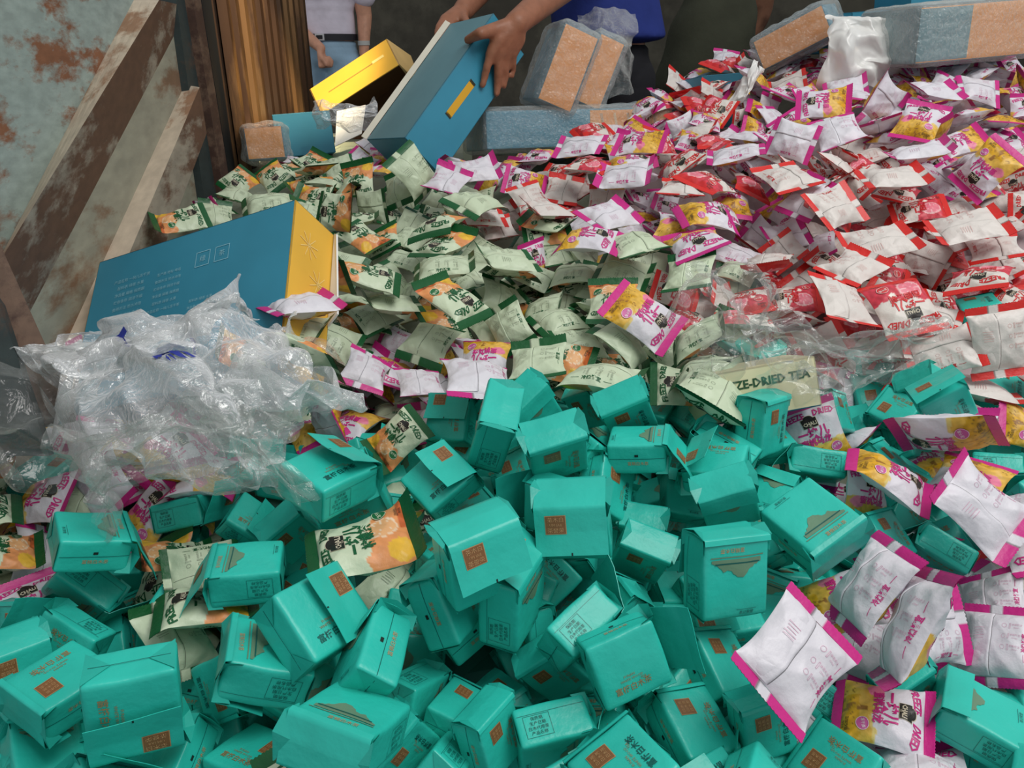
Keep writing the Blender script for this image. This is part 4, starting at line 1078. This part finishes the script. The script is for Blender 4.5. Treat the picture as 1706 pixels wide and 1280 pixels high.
# ease overlapping things apart, mostly along the line of sight so that each keeps its place
def separate(items, iters=45):
    n = len(items); c = np.array([i['c'] for i in items]); R = np.array([i['R'] for i in items]); h = np.array([i['h'] for i in items]) * .94
    h = h * np.where(np.array([i['hero'] for i in items]), .90, .95)[:, None]; rad = np.linalg.norm(h, axis=1); hero = np.array([i['hero'] for i in items]); rank = np.array([i['rank'] for i in items]); prio = np.array([i['prio'] for i in items])
    c0 = c.copy()
    for it in range(iters):
        D = np.linalg.norm(c[:, None] - c[None], axis=-1); I, J = np.where(np.triu(D < rad[:, None] + rad[None], 1))
        if not len(I): break
        T = c[J] - c[I]; A, B = R[I], R[J]; axes = [A[:, :, k] for k in range(3)] + [B[:, :, k] for k in range(3)]
        for a in range(3):
            for b in range(3):
                x = np.cross(A[:, :, a], B[:, :, b]); L = np.linalg.norm(x, axis=1, keepdims=True); axes.append(np.where(L > 1e-3, x / np.maximum(L, 1e-3), A[:, :, 0]))
        ax = np.stack(axes, 1)                                             # m x 15 x 3
        ra = np.einsum('mij,mjk->mik', ax, A); rb = np.einsum('mij,mjk->mik', ax, B)
        ov = (np.abs(ra) * h[I][:, None]).sum(-1) + (np.abs(rb) * h[J][:, None]).sum(-1) - np.abs(np.einsum('mij,mj->mi', ax, T))
        hit = ov.min(1) > 0
        I, J, T, ax, ov = I[hit], J[hit], T[hit], ax[hit], ov[hit]
        if not len(I): break
        mid = (c[I] + c[J]) / 2 - CAM; w = mid / np.linalg.norm(mid, axis=1, keepdims=True)
        nw = np.abs(np.einsum('mij,mj->mi', ax, w)); k = (ov / (nw + .22)).argmin(1); m = np.arange(len(I))
        n_ = ax[m, k]; o = ov[m, k]; s = np.sign(np.einsum('mj,mj->m', n_, T)); s[s == 0] = 1; n_ = n_ * s[:, None]  # push J along +n
        nwk = np.einsum('mj,mj->m', n_, w); al = np.abs(nwk) > .30
        sd = np.sign(nwk); low = prio[J] < prio[I]; high = prio[J] > prio[I]; dy_ = rank[J] - rank[I]; same = ~low & ~high & (np.abs(dy_) > 22)
        sd = np.where(low, 1, np.where(high, -1, np.where(same, -np.sign(dy_), sd)))
        mv = np.where(al[:, None], w * (sd * o / np.maximum(np.abs(nwk), .30))[:, None], n_ * o[:, None])
        wi = np.where(prio[I] == prio[J], .5, np.where(prio[I] > prio[J], 0.1, 0.9)); wi = np.where(hero[I] == hero[J], wi, np.where(hero[I], 0.0, 1.0)); dc = np.zeros_like(c)
        cnt = np.ones(len(c)); np.add.at(dc, J, mv * (1 - wi)[:, None] * .55); np.add.at(dc, I, -mv * wi[:, None] * .55)
        lim = np.linalg.norm(dc, axis=1, keepdims=True); dc = dc * np.minimum(1, .012 / np.maximum(lim, 1e-9)); c = c + dc; sh = c - c0; L_ = np.linalg.norm(sh, axis=1, keepdims=True); mx_ = np.where(prio[:, None] == 0, .14, np.where(prio[:, None] < 1, .09, .05)); c = c0 + sh * np.minimum(1, mx_ / np.maximum(L_, 1e-9))
    for i, x in enumerate(items): x['c0'] = x['c']; x['c'] = c[i]
    return len(I)
LEFT_OVER = separate(ITEMS)
print('items', len(ITEMS), 'heroes', N_HERO, 'pairs still overlapping', LEFT_OVER, 'mean shift mm', 1000 * np.mean([np.linalg.norm(i['c'] - i['c0']) for i in ITEMS if i['hero']]))
# ---------------------------------------------------------------- build one of each kind, then copy
for kd in 'mgr':
    for k in range(NVAR):
        POUCH[kd, k] = proto_pouch(kd, k)
PACKET = {}
for v in 'abcd':
    for k in range(3): PACKET[v, k] = packet_parts(v, 11 * k + ord(v))
GROUP = {'m': 'white tea pouches with magenta seals in the pile', 'g': 'pale green tea pouches in the pile', 'r': 'white tea pouches with red seals in the pile', 't': 'teal paper tea packets in the pile'}
protos = {}
for it in ITEMS:
    mw = mat_from(it['R'][:, 0] * it['k'], it['R'][:, 1] * it['k'], it['R'][:, 2] * it['k'], it['c'])
    if it['cls'] == 'pouch':
        key = (it['kind'], (it['seed'] * 7) % NVAR)
        if key not in protos:
            body, seals, lap = POUCH[key]; o = obj({'m': 'peach_tea_pouch', 'g': 'lemon_tea_pouch', 'r': 'grapefruit_tea_pouch'}[it['kind']], body)
            for s in seals: obj('end_seal', s, o)
            obj('back_lap', lap, o)
            protos[key] = o
        else: o = copy_tree(protos[key])
        o['category'] = 'pouch'
    else:
        key = (it['var'], (it['seed'] * 5) % 3)
        if key not in protos:
            body, fl, ears = PACKET[key]; o = obj('tea_packet', body); obj('flap', fl, o)
            for e in ears: obj('gusset_fold', e, o)
            protos[key] = o
        else: o = copy_tree(protos[key])
        o['category'] = 'tea packet'
    o.matrix_world = mw; o['group'] = GROUP[it['kind']]; it['o'] = o
# ---------------------------------------------------------------- people: one continuous skin grown over tapered limbs
def grow(name, chains, voxel, material, smooth=6, parent=None, colour=None):
    """chains: lists of (point, radius) or (point, (rx, ry)); the pieces are fused into one closed surface"""
    global _ICO
    if '_ICO' not in globals():
        bm = bmesh.new(); bmesh.ops.create_icosphere(bm, subdivisions=3, radius=1); bm.verts.index_update()
        _ICO = (np.array([v.co[:] for v in bm.verts]), np.array([[v.index for v in f.verts] for f in bm.faces])); bm.free()
    V, Fc = [], []
    def ball(p, r):
        Fc.append(_ICO[1] + len(V) * len(_ICO[0])); V.append(_ICO[0] * np.array(r) + np.array(p, float))
    for ch in chains:
        for i, (p, r) in enumerate(ch):
            if i == 0: ball(p, r); continue
            q, s = ch[i - 1]; L = np.linalg.norm(np.array(p) - np.array(q)); m = lambda a: min(a) if isinstance(a, tuple) else a
            k = max(1, int(L / (min(m(r), m(s)) * .45)))
            for j in range(1, k + 1):
                t = j / k; rr = tuple(np.array(s) * (1 - t) + np.array(r) * t) if isinstance(r, tuple) else s * (1 - t) + r * t
                ball(tuple(np.array(q) * (1 - t) + np.array(p) * t), rr)
    me = bpy.data.meshes.new(name); me.from_pydata(np.concatenate(V).tolist(), [], np.concatenate(Fc).tolist()); o = bpy.data.objects.new(name, me); COL.objects.link(o)
    rm = o.modifiers.new('fuse', 'REMESH'); rm.mode = 'VOXEL'; rm.voxel_size = voxel; sm = o.modifiers.new('smooth', 'SMOOTH'); sm.iterations = smooth; sm.factor = .5
    dg = bpy.context.evaluated_depsgraph_get(); m2 = bpy.data.meshes.new_from_object(o.evaluated_get(dg)); bpy.data.objects.remove(o)
    m2.materials.clear(); m2.materials.append(material); m2.polygons.foreach_set('use_smooth', [True] * len(m2.polygons)); m2.name = name
    at = m2.color_attributes.new('Col', 'FLOAT_COLOR', 'POINT'); a = np.ones((len(m2.vertices), 4), np.float32); a[:, :3] = colour; at.data.foreach_set('color', a.ravel())
    return obj(name, m2, parent)
def hand_rest(wrist, palm_dir, side, nrm, scale, curl):
    """chains of a relaxed hand: palm, four bent fingers, thumb from the side of the palm"""
    w = np.array(wrist); d = np.array(palm_dir); d /= np.linalg.norm(d); s = np.array(side); s /= np.linalg.norm(s); n = np.array(nrm); n /= np.linalg.norm(n); ch = []
    for k in range(4):
        o = (k - 1.5) * .0195 * scale; kn = w + d * .088 * scale + s * o - n * .004 * abs(k - 1.2); ch.append([(w + d * .015 * scale + s * o * .5, .016 * scale), (kn, .0125 * scale)])
        L = [.040, .045, .042, .033][k] * scale; p = kn; a = curl * .5; c = [(p, .0100 * scale)]
        for j in range(3):
            a += curl * [.5, .7, .5][j]; p = p + (d * math.cos(a) + n * math.sin(a)) * L * [1, .62, .5][j]; c.append((p, (.0092 - .0008 * j) * scale))
        ch.append(c)
    t0 = w + d * .025 * scale - s * .022 * scale; t1 = t0 + (d * .6 - s * .6 + n * .5) * .040 * scale; t2 = t1 + (d * .85 - s * .1 + n * .5) * .032 * scale
    ch.append([(t0, .0145 * scale), (t1, .0115 * scale), (t2, .0095 * scale)]); return ch
def head_chains(c, face, s=1.0):
    c = np.array(c); f = np.array(face); f /= np.linalg.norm(f); r = np.cross(f, (0, 0, 1)); u = np.array([0, 0, 1.0])
    ch = [[(c + u * .03, (.076 * s, .092 * s, .098 * s))], [(c - u * .05 + f * .022, (.056 * s, .062 * s, .066 * s))], [(c - u * .095 + f * .055, .030 * s)], [(c + f * .088 - u * .005, .011 * s), (c + f * .108 - u * .032, .014 * s)]]
    for k in (1, -1): ch += [[(c + r * k * .080 - u * .01 + u * .022, .012 * s), (c + r * k * .080 - u * .03, .010 * s)], [(c + f * .082 + r * k * .033 + u * .038, .011 * s), (c + f * .088 + r * k * .012 + u * .036, .009 * s)], [(c + f * .080 + r * k * .018 - u * .066, .009 * s), (c + f * .090 - u * .064, .010 * s)]]
    return ch
SKIN_L = lin(206, 150, 122); SKIN_D = lin(150, 98, 72)
# person in white and pale jeans standing behind
bx0, by0 = -1.005, 4.55
def W(x, y, z): return (bx0 + x, by0 + y, z)
arms = []; rh = W(.015, -.21, .985); lh = W(.205, -.03, .955)
ch = [[(W(0, 0, .98), (.155, .105, .10)), (W(0, .0, 1.12), (.15, .10, .10)), (W(0, .0, 1.32), (.165, .11, .10)), (W(0, .01, 1.44), (.15, .085, .07))], [(W(0, .01, 1.45), .058), (W(0, -.01, 1.56), .052)],
      [(W(-.19, 0, 1.42), .056), (W(-.200, -.03, 1.15), .043), (W(-.195, -.04, 1.13), .042), (rh, .026)], [(W(.19, 0, 1.42), .056), (W(.215, .01, 1.14), .041), (lh, .026)],
      [(W(-.085, 0, .92), .088), (W(-.095, 0, .50), .055), (W(-.095, .02, .10), .040), (W(-.095, -.10, .05), .036)], [(W(.085, 0, .92), .088), (W(.095, 0, .50), .055), (W(.095, .02, .10), .040), (W(.095, -.10, .05), .036)]]
ch += hand_rest(rh, (.10, -.10, -.9), (0.2, .95, 0), (1, .1, -.1), 1.0, 1.7) + hand_rest(lh, (.02, -.05, -1), (0, .95, 0), (-1, .1, 0), 1.0, .55) + head_chains(W(0, -.03, 1.66), (0, -1, -.1))
p1 = grow('person', ch, .0075, M_SKIN, 4, None, SKIN_L); tag(p1, 'standing person in a white shirt, black belt and pale blue jeans', 'person')
grow('shirt', [[(W(0, 0, 1.055), (.166, .118, .04)), (W(0, 0, 1.14), (.164, .114, .10)), (W(0, 0, 1.33), (.18, .124, .10)), (W(0, .01, 1.45), (.16, .096, .07))], [(W(-.18, 0, 1.42), .075), (W(-.218, -.01, 1.24), .062)], [(W(.18, 0, 1.42), .075), (W(.222, 0, 1.24), .062)]], .009, M_CLOTH, 4, p1, lin(222, 214, 228))
grow('jeans', [[(W(0, 0, 1.00), (.164, .116, .05)), (W(0, 0, .94), (.172, .120, .08))], [(W(-.085, 0, .90), .100), (W(-.098, 0, .50), .075), (W(-.098, .02, .10), .062)], [(W(.085, 0, .90), .100), (W(.098, 0, .50), .075), (W(.098, .02, .10), .062)]], .009, M_CLOTH, 4, p1, lin(158, 190, 214))
bt = MB(); ring = np.array([[W(.171 * math.cos(a), .122 * math.sin(a), z) for z in (1.022, 1.054)] for a in np.linspace(0, 2 * math.pi, 49)]); bt.grid(ring, lin(24, 26, 34))
bl = obj('belt', bt.mesh('belt', M_COL), p1); kb = MB(); kb.box(W(-.028, -.130, 1.022), W(.020, -.121, 1.054), lin(200, 202, 206)); kb.box(W(-.020, -.133, 1.029), W(.012, -.129, 1.047), lin(24, 26, 34)); obj('buckle', kb.mesh('buckle', M_COL, False), bl)
wt = MB(); wc = np.array(W(.207, -.02, 1.01)); ring = np.array([[wc + np.array([.032 * math.cos(a), .034 * math.sin(a), z]) for z in (-.011, .011)] for a in np.linspace(0, 2 * math.pi, 25)]); wt.grid(ring, lin(190, 190, 186)); ww = obj('wristwatch', wt.mesh('wristwatch', M_COL), p1); ww['label'] = 'pale metal wristwatch'
hb = grow('hair', [[(np.array(W(0, .0, 1.71)), (.082, .092, .088))], [(np.array(W(0, .05, 1.66)), (.074, .060, .070))]], .008, M_CLOTH, 4, p1, lin(30, 26, 24))

# person lifting the carton: dark blue shirt, two brown forearms, hands closed on the box
mh, dh = fitmat(f_held); hxx, hyy, hzz = dh / 2
def onbox(px, py, face, off):
    """point of the carton side (+x or +z or +y, extended) seen at a pixel, lifted by off"""
    inv = mh.inverted(); c = np.array(inv @ Vector(CAM)); dv = np.array(inv.to_3x3() @ Vector(ray(px, py))); ax = {'+x': 0, '+y': 1, '+z': 2}[face]; lim = (hxx, hyy, hzz)[ax] + off
    return np.array(mh @ Vector(c + dv * (lim - c[ax]) / dv[ax]))
def c01(x, y): return cpx('01', x, y)
def c02(x, y): return cpx('02', x, y)
CROP['h1'] = (700, 0, 260 / 1706.0)
def h1(x, y): return cpx('h1', x, y)
fing = [[h1(775, 590), h1(732, 725), h1(702, 850), h1(682, 935)], [h1(855, 620), h1(852, 780), h1(845, 920), h1(836, 1025)], [h1(935, 610), h1(932, 740), h1(926, 850), h1(915, 940)], [h1(1010, 580), h1(1018, 690), h1(1012, 770), h1(1000, 835)]]
offs = (.030, .022, .011, .009); hl = []; sc = 1.0
wr = onbox(*h1(1050, 255), '+x', .052)
for k, f in enumerate(fing):
    pts = [onbox(*q, '+x', o) for q, o in zip(f, offs)]; r0 = [.0112, .0122, .0115, .0100][k]
    hl.append([(pts[0], r0 * 1.15), (pts[1], r0), (pts[2], r0 * .92), (pts[3], r0 * .78)]); hl.append([(wr + (pts[0] - wr) * .12, .026), (wr + (pts[0] - wr) * .55 + .35 * (pts[0] - np.mean([onbox(*q[0], '+x', .03) for q in fing], 0)), .021), (pts[0], .0150)])
th = [onbox(*h1(800, 330), '+x', .040), onbox(*h1(660, 365), '+z', .018), onbox(*h1(520, 435), '+z', .010)]
hl.append([(wr + (th[0] - wr) * .2, .021), (th[0], .0185), (th[1], .0150), (th[2], .0112)])
el = P(1000, -75, 2.33); sh_l = np.array([.46, 2.78, 1.42])
# the other hand over the far top corner of the box
f2 = [[c01(1272, 130), c01(1238, 180), c01(1226, 225), c01(1240, 262)], [c01(1300, 120), c01(1262, 170), c01(1250, 215), c01(1262, 250)], [c01(1328, 118), c01(1290, 165), c01(1278, 205), c01(1288, 236)], [c01(1352, 118), c01(1320, 158), c01(1306, 192), c01(1312, 222)]]
dz = [2.245, 2.225, 2.215, 2.21]; wr2 = P(*c01(1395, 70), 2.30); hr = []
for k, f in enumerate(f2):
    pts = [P(*q, dz[j] + .004 * k) for j, q in enumerate(f)]; hr.append([(wr2 + (pts[0] - wr2) * .2, .024), (pts[0], .0155)]); hr.append([(pts[0], .0140), (pts[1], .0125), (pts[2], .0112), (pts[3], .0095)])
t2 = [P(*c01(1400, 120), 2.25), P(*c01(1420, 150), 2.225), P(*c01(1410, 180), 2.215)]; hr.append([(wr2, .020), (t2[0], .0145), (t2[1], .0120), (t2[2], .0095)])
el2 = P(850, -80, 2.55); sh_r = np.array([.16, 2.86, 1.42])
tc = np.array([.31, 2.90, 0])
body = [[(tc + (0, 0, .95), (.15, .11, .10)), (tc + (0, 0, 1.12), (.15, .105, .10)), (tc + (0, -.02, 1.34), (.17, .11, .10)), (tc + (0, -.03, 1.43), (.15, .09, .07))], [(tc + (0, -.03, 1.45), .058), (tc + (-.02, -.09, 1.54), .052)],
        [(sh_l, .058), (el, .043), (el + (wr - el) * .35, .050), (wr, .0310)], [(sh_r, .058), (el2, .043), (el2 + (wr2 - el2) * .35, .050), (wr2, .0310)],
        [(tc + (-.09, 0, .90), .09), (tc + (-.11, -.02, .48), .056), (tc + (-.11, .02, .10), .040), (tc + (-.11, -.10, .05), .036)], [(tc + (.09, 0, .90), .09), (tc + (.12, -.02, .48), .056), (tc + (.12, .02, .10), .040), (tc + (.12, -.10, .05), .036)]]
p2 = grow('person', body + hl + hr + head_chains(tc + (-.04, -.14, 1.62), (-.2, -.9, -.4)), .0052, M_SKIN, 5, None, SKIN_D); tag(p2, 'person in a dark blue shirt lifting the blue carton with both hands', 'person')
NAVY = lin(40, 54, 122)
grow('shirt', [[(tc + (.02, -.03, 1.03), (.195, .145, .03)), (tc + (0, -.01, 1.14), (.185, .135, .10)), (tc + (0, -.03, 1.34), (.195, .135, .10)), (tc + (0, -.03, 1.43), (.165, .105, .07))], [(sh_l, .078), (sh_l + (el - sh_l) * .55, .064)], [(sh_r, .078), (sh_r + (el2 - sh_r) * .55, .064)]], .009, M_CLOTH, 3, p2, NAVY)
grow('trousers', [[(tc + (0, 0, .98), (.165, .12, .05)), (tc + (0, 0, .92), (.175, .13, .08))], [(tc + (-.09, 0, .88), .105), (tc + (-.115, -.02, .48), .080), (tc + (-.115, .02, .10), .066)], [(tc + (.09, 0, .88), .105), (tc + (.12, -.02, .48), .080), (tc + (.12, .02, .10), .066)]], .009, M_CLOTH, 3, p2, lin(38, 38, 42))
grow('hair', [[(tc + (-.04, -.13, 1.68), (.083, .093, .085))]], .008, M_CLOTH, 3, p2, lin(24, 20, 18))
# ---------------------------------------------------------------- buried bulk of the pile, under the packets one can tell apart
bp_ = MB(); rgb_ = random.Random(4); xs = np.linspace(-.95, 1.75, 80); ys = np.linspace(.12, 3.05, 94); X, Yg = np.meshgrid(np.linspace(0, 1, 80), ys, indexing='ij'); lft = -.70 - .098 * (Yg - 1.05); X = lft + X * (1.75 - lft)
Z = np.vectorize(pile_z)(X, Yg) - .165; wq = wob(3, 8, 40); Z = Z + .016 * np.abs(wq(X, Yg)) + .022 * np.abs(wob(21, 9, 75)(X, Yg)); Z = np.where((Yg > 2.42) & ~((X > -.85) & (X < -.15) & (Yg < 3.0)), .0, np.maximum(np.minimum(Z, .70 + .5 * (X > -.1)), 0))
colb = np.empty(X.shape + (3,)); nn = wob(9, 8, 45)(X, Yg)
for cond, c in (((nn > -9), lin(44, 120, 110)), ((Yg > .98), lin(150, 158, 138)), ((Yg > 1.1) & (X > .3), lin(170, 150, 152))): colb[cond] = c  # packet colours darkened, so the shade between packets is in the colour
bp_.grid(np.stack([X, Yg, Z], -1), colb); o = obj('loose_packaging', bp_.mesh('loose_packaging', M_COL, smooth=False)); tag(o, 'loose tea packets buried under the pile, in shadow', 'packaging', None, 'stuff')
bpy.context.view_layer.update()
# ---------------------------------------------------------------- what the camera sees of each packet; those it does not see are dropped
CELL = 5; GW, GH = W_PX // CELL + 1, H_PX // CELL + 1; zb = np.full(GW * GH, 9e9); ib = np.full(GW * GH, -1); roots = []
def splat(o, rid, mw):
    n = len(o.data.vertices); v = np.empty(n * 3, np.float32); o.data.vertices.foreach_get('co', v); v = v.reshape(-1, 3).astype(float)
    if len(v) < 400 and o.data.polygons:                                       # coarse meshes: points over their faces
        pts = [v]
        for pl in o.data.polygons:
            q = v[list(pl.vertices)]
            if len(q) == 4: A, B = np.meshgrid(np.linspace(0, 1, 40), np.linspace(0, 1, 40)); A, B = A.ravel()[:, None], B.ravel()[:, None]; pts.append(q[0] * (1 - A) * (1 - B) + q[1] * A * (1 - B) + q[2] * A * B + q[3] * (1 - A) * B)
        v = np.concatenate(pts)
    M = np.array(mw); w_ = v @ M[:3, :3].T + M[:3, 3] - CAM; z = w_ @ F_; ok = z > .05; w_, z = w_[ok], z[ok]
    x = ((W_PX / 2 + F_PX * (w_ @ R_) / z) // CELL).astype(int); y = ((H_PX / 2 - F_PX * (w_ @ U_) / z) // CELL).astype(int); k = (x >= 0) & (x < GW) & (y >= 0) & (y < GH); idx = y[k] * GW + x[k]; z = z[k]
    o_ = np.argsort(-z); idx, z = idx[o_], z[o_]; cur = np.full(GW * GH, 9e9); cur[idx] = z; m = cur < zb; zb[m] = cur[m]; ib[m] = rid
for x in bpy.data.objects:
    if x.type == 'MESH' and x.name.split('.')[0] not in ('plastic_film', 'bubble_wrap', 'blue_ink', 'end_seal', 'gusset_fold', 'back_lap'):
        r = x
        while r.parent: r = r.parent
        if r.name not in roots: roots.append(r.name)
        splat(x, roots.index(r.name), x.matrix_world)
hits = {}
for i in np.unique(ib[ib >= 0]): q = np.where(ib == i)[0]; hits[roots[i]] = [len(q), CELL * float((q % GW).sum()), CELL * float((q // GW).sum())]
keep, drop = [], []
for it in ITEMS:
    h = hits.get(it['o'].name)
    if h is None or h[0] < (4 if it['hero'] else 9):
        drop += list(it['o'].children) + [it['o']]
    else: it['n'], it['seen'] = h[0], (h[1] / h[0], h[2] / h[0]); keep.append(it)
ITEMS = keep; bpy.data.batch_remove(drop)
# ---------------------------------------------------------------- labels: looks first, then which one beside what
MARKS = [('the tilted blue carton', 330, 470), ('the film heap', 300, 660), ('the held blue carton', 740, 150), ('the slatted door', 440, 150), ('the wrapped cartons', 960, 110), ('the grey see-through film', 1235, 550), ('the FREEZE-DRIED TEA carton', 1265, 650), ('the tall white sheet', 1430, 85), ('the long tan carton', 1610, 55), ('the leaning rusty post', 40, 560), ('the open yellow carton', 600, 130), ('the right picture edge', 1700, 560), ('the lower left corner', 20, 1270), ('the lower right corner', 1690, 1270), ('the picture centre', 853, 640), ('the lower picture edge', 853, 1275), ('the left picture edge', 5, 960)]
ORD = ['first', 'second', 'third', 'fourth', 'fifth', 'sixth', 'seventh', 'eighth', 'ninth', 'tenth', 'eleventh', 'twelfth'] + ['%dth' % k for k in range(13, 60)]
DESC = {('m', 'F'): 'magenta-sealed pouch, fruit side showing', ('m', 'B'): 'magenta-sealed pouch, plain white back showing', ('g', 'F'): 'green-sealed pouch, orange fruit side showing', ('g', 'B'): 'green-sealed pouch, plain pale back showing', ('r', 'F'): 'red-sealed pouch, pink fruit side showing', ('r', 'B'): 'red-sealed pouch, plain white back showing'}
bins = {}
for it in ITEMS:
    if it['name']: it['o']['label'] = it['name']; continue
    x, y = it['seen']; mk = min(MARKS, key=lambda m: math.hypot(m[1] - x, m[2] - y)); dx, dy = x - mk[1], y - mk[2]
    dr_ = ('right of' if dx > 0 else 'left of') if abs(dx) > abs(dy) else ('below' if dy > 0 else 'above')
    if it['cls'] == 'pouch': ds = DESC[it['kind'], it['face']]
    else:
        ds = {'a': 'teal packet, flap folded down', 'b': 'teal packet, flap sprung open', 'c': 'teal packet, flap tucked behind', 'd': 'teal packet, flap sticking out'}[it['var']]
    if it['n'] < 40: ds = ds.replace('pouch,', 'half-hidden pouch,').replace('teal packet', 'half-hidden teal packet')
    bins.setdefault((ds, dr_, mk[0]), []).append((math.hypot(dx, dy), it))
for (ds, dr_, mk), v in bins.items():
    v.sort(key=lambda t: t[0])
    for k, (_, it) in enumerate(v): it['o']['label'] = '%s, %s %s %s' % (ds, (ORD[k] + ' nearest') if len(v) > 1 else 'the one', dr_, mk) if len(v) > 1 else '%s, %s %s' % (ds, dr_, mk)
print('kept', len(ITEMS), {k: sum(1 for i in ITEMS if i['kind'] == k) for k in 'tmgr'})
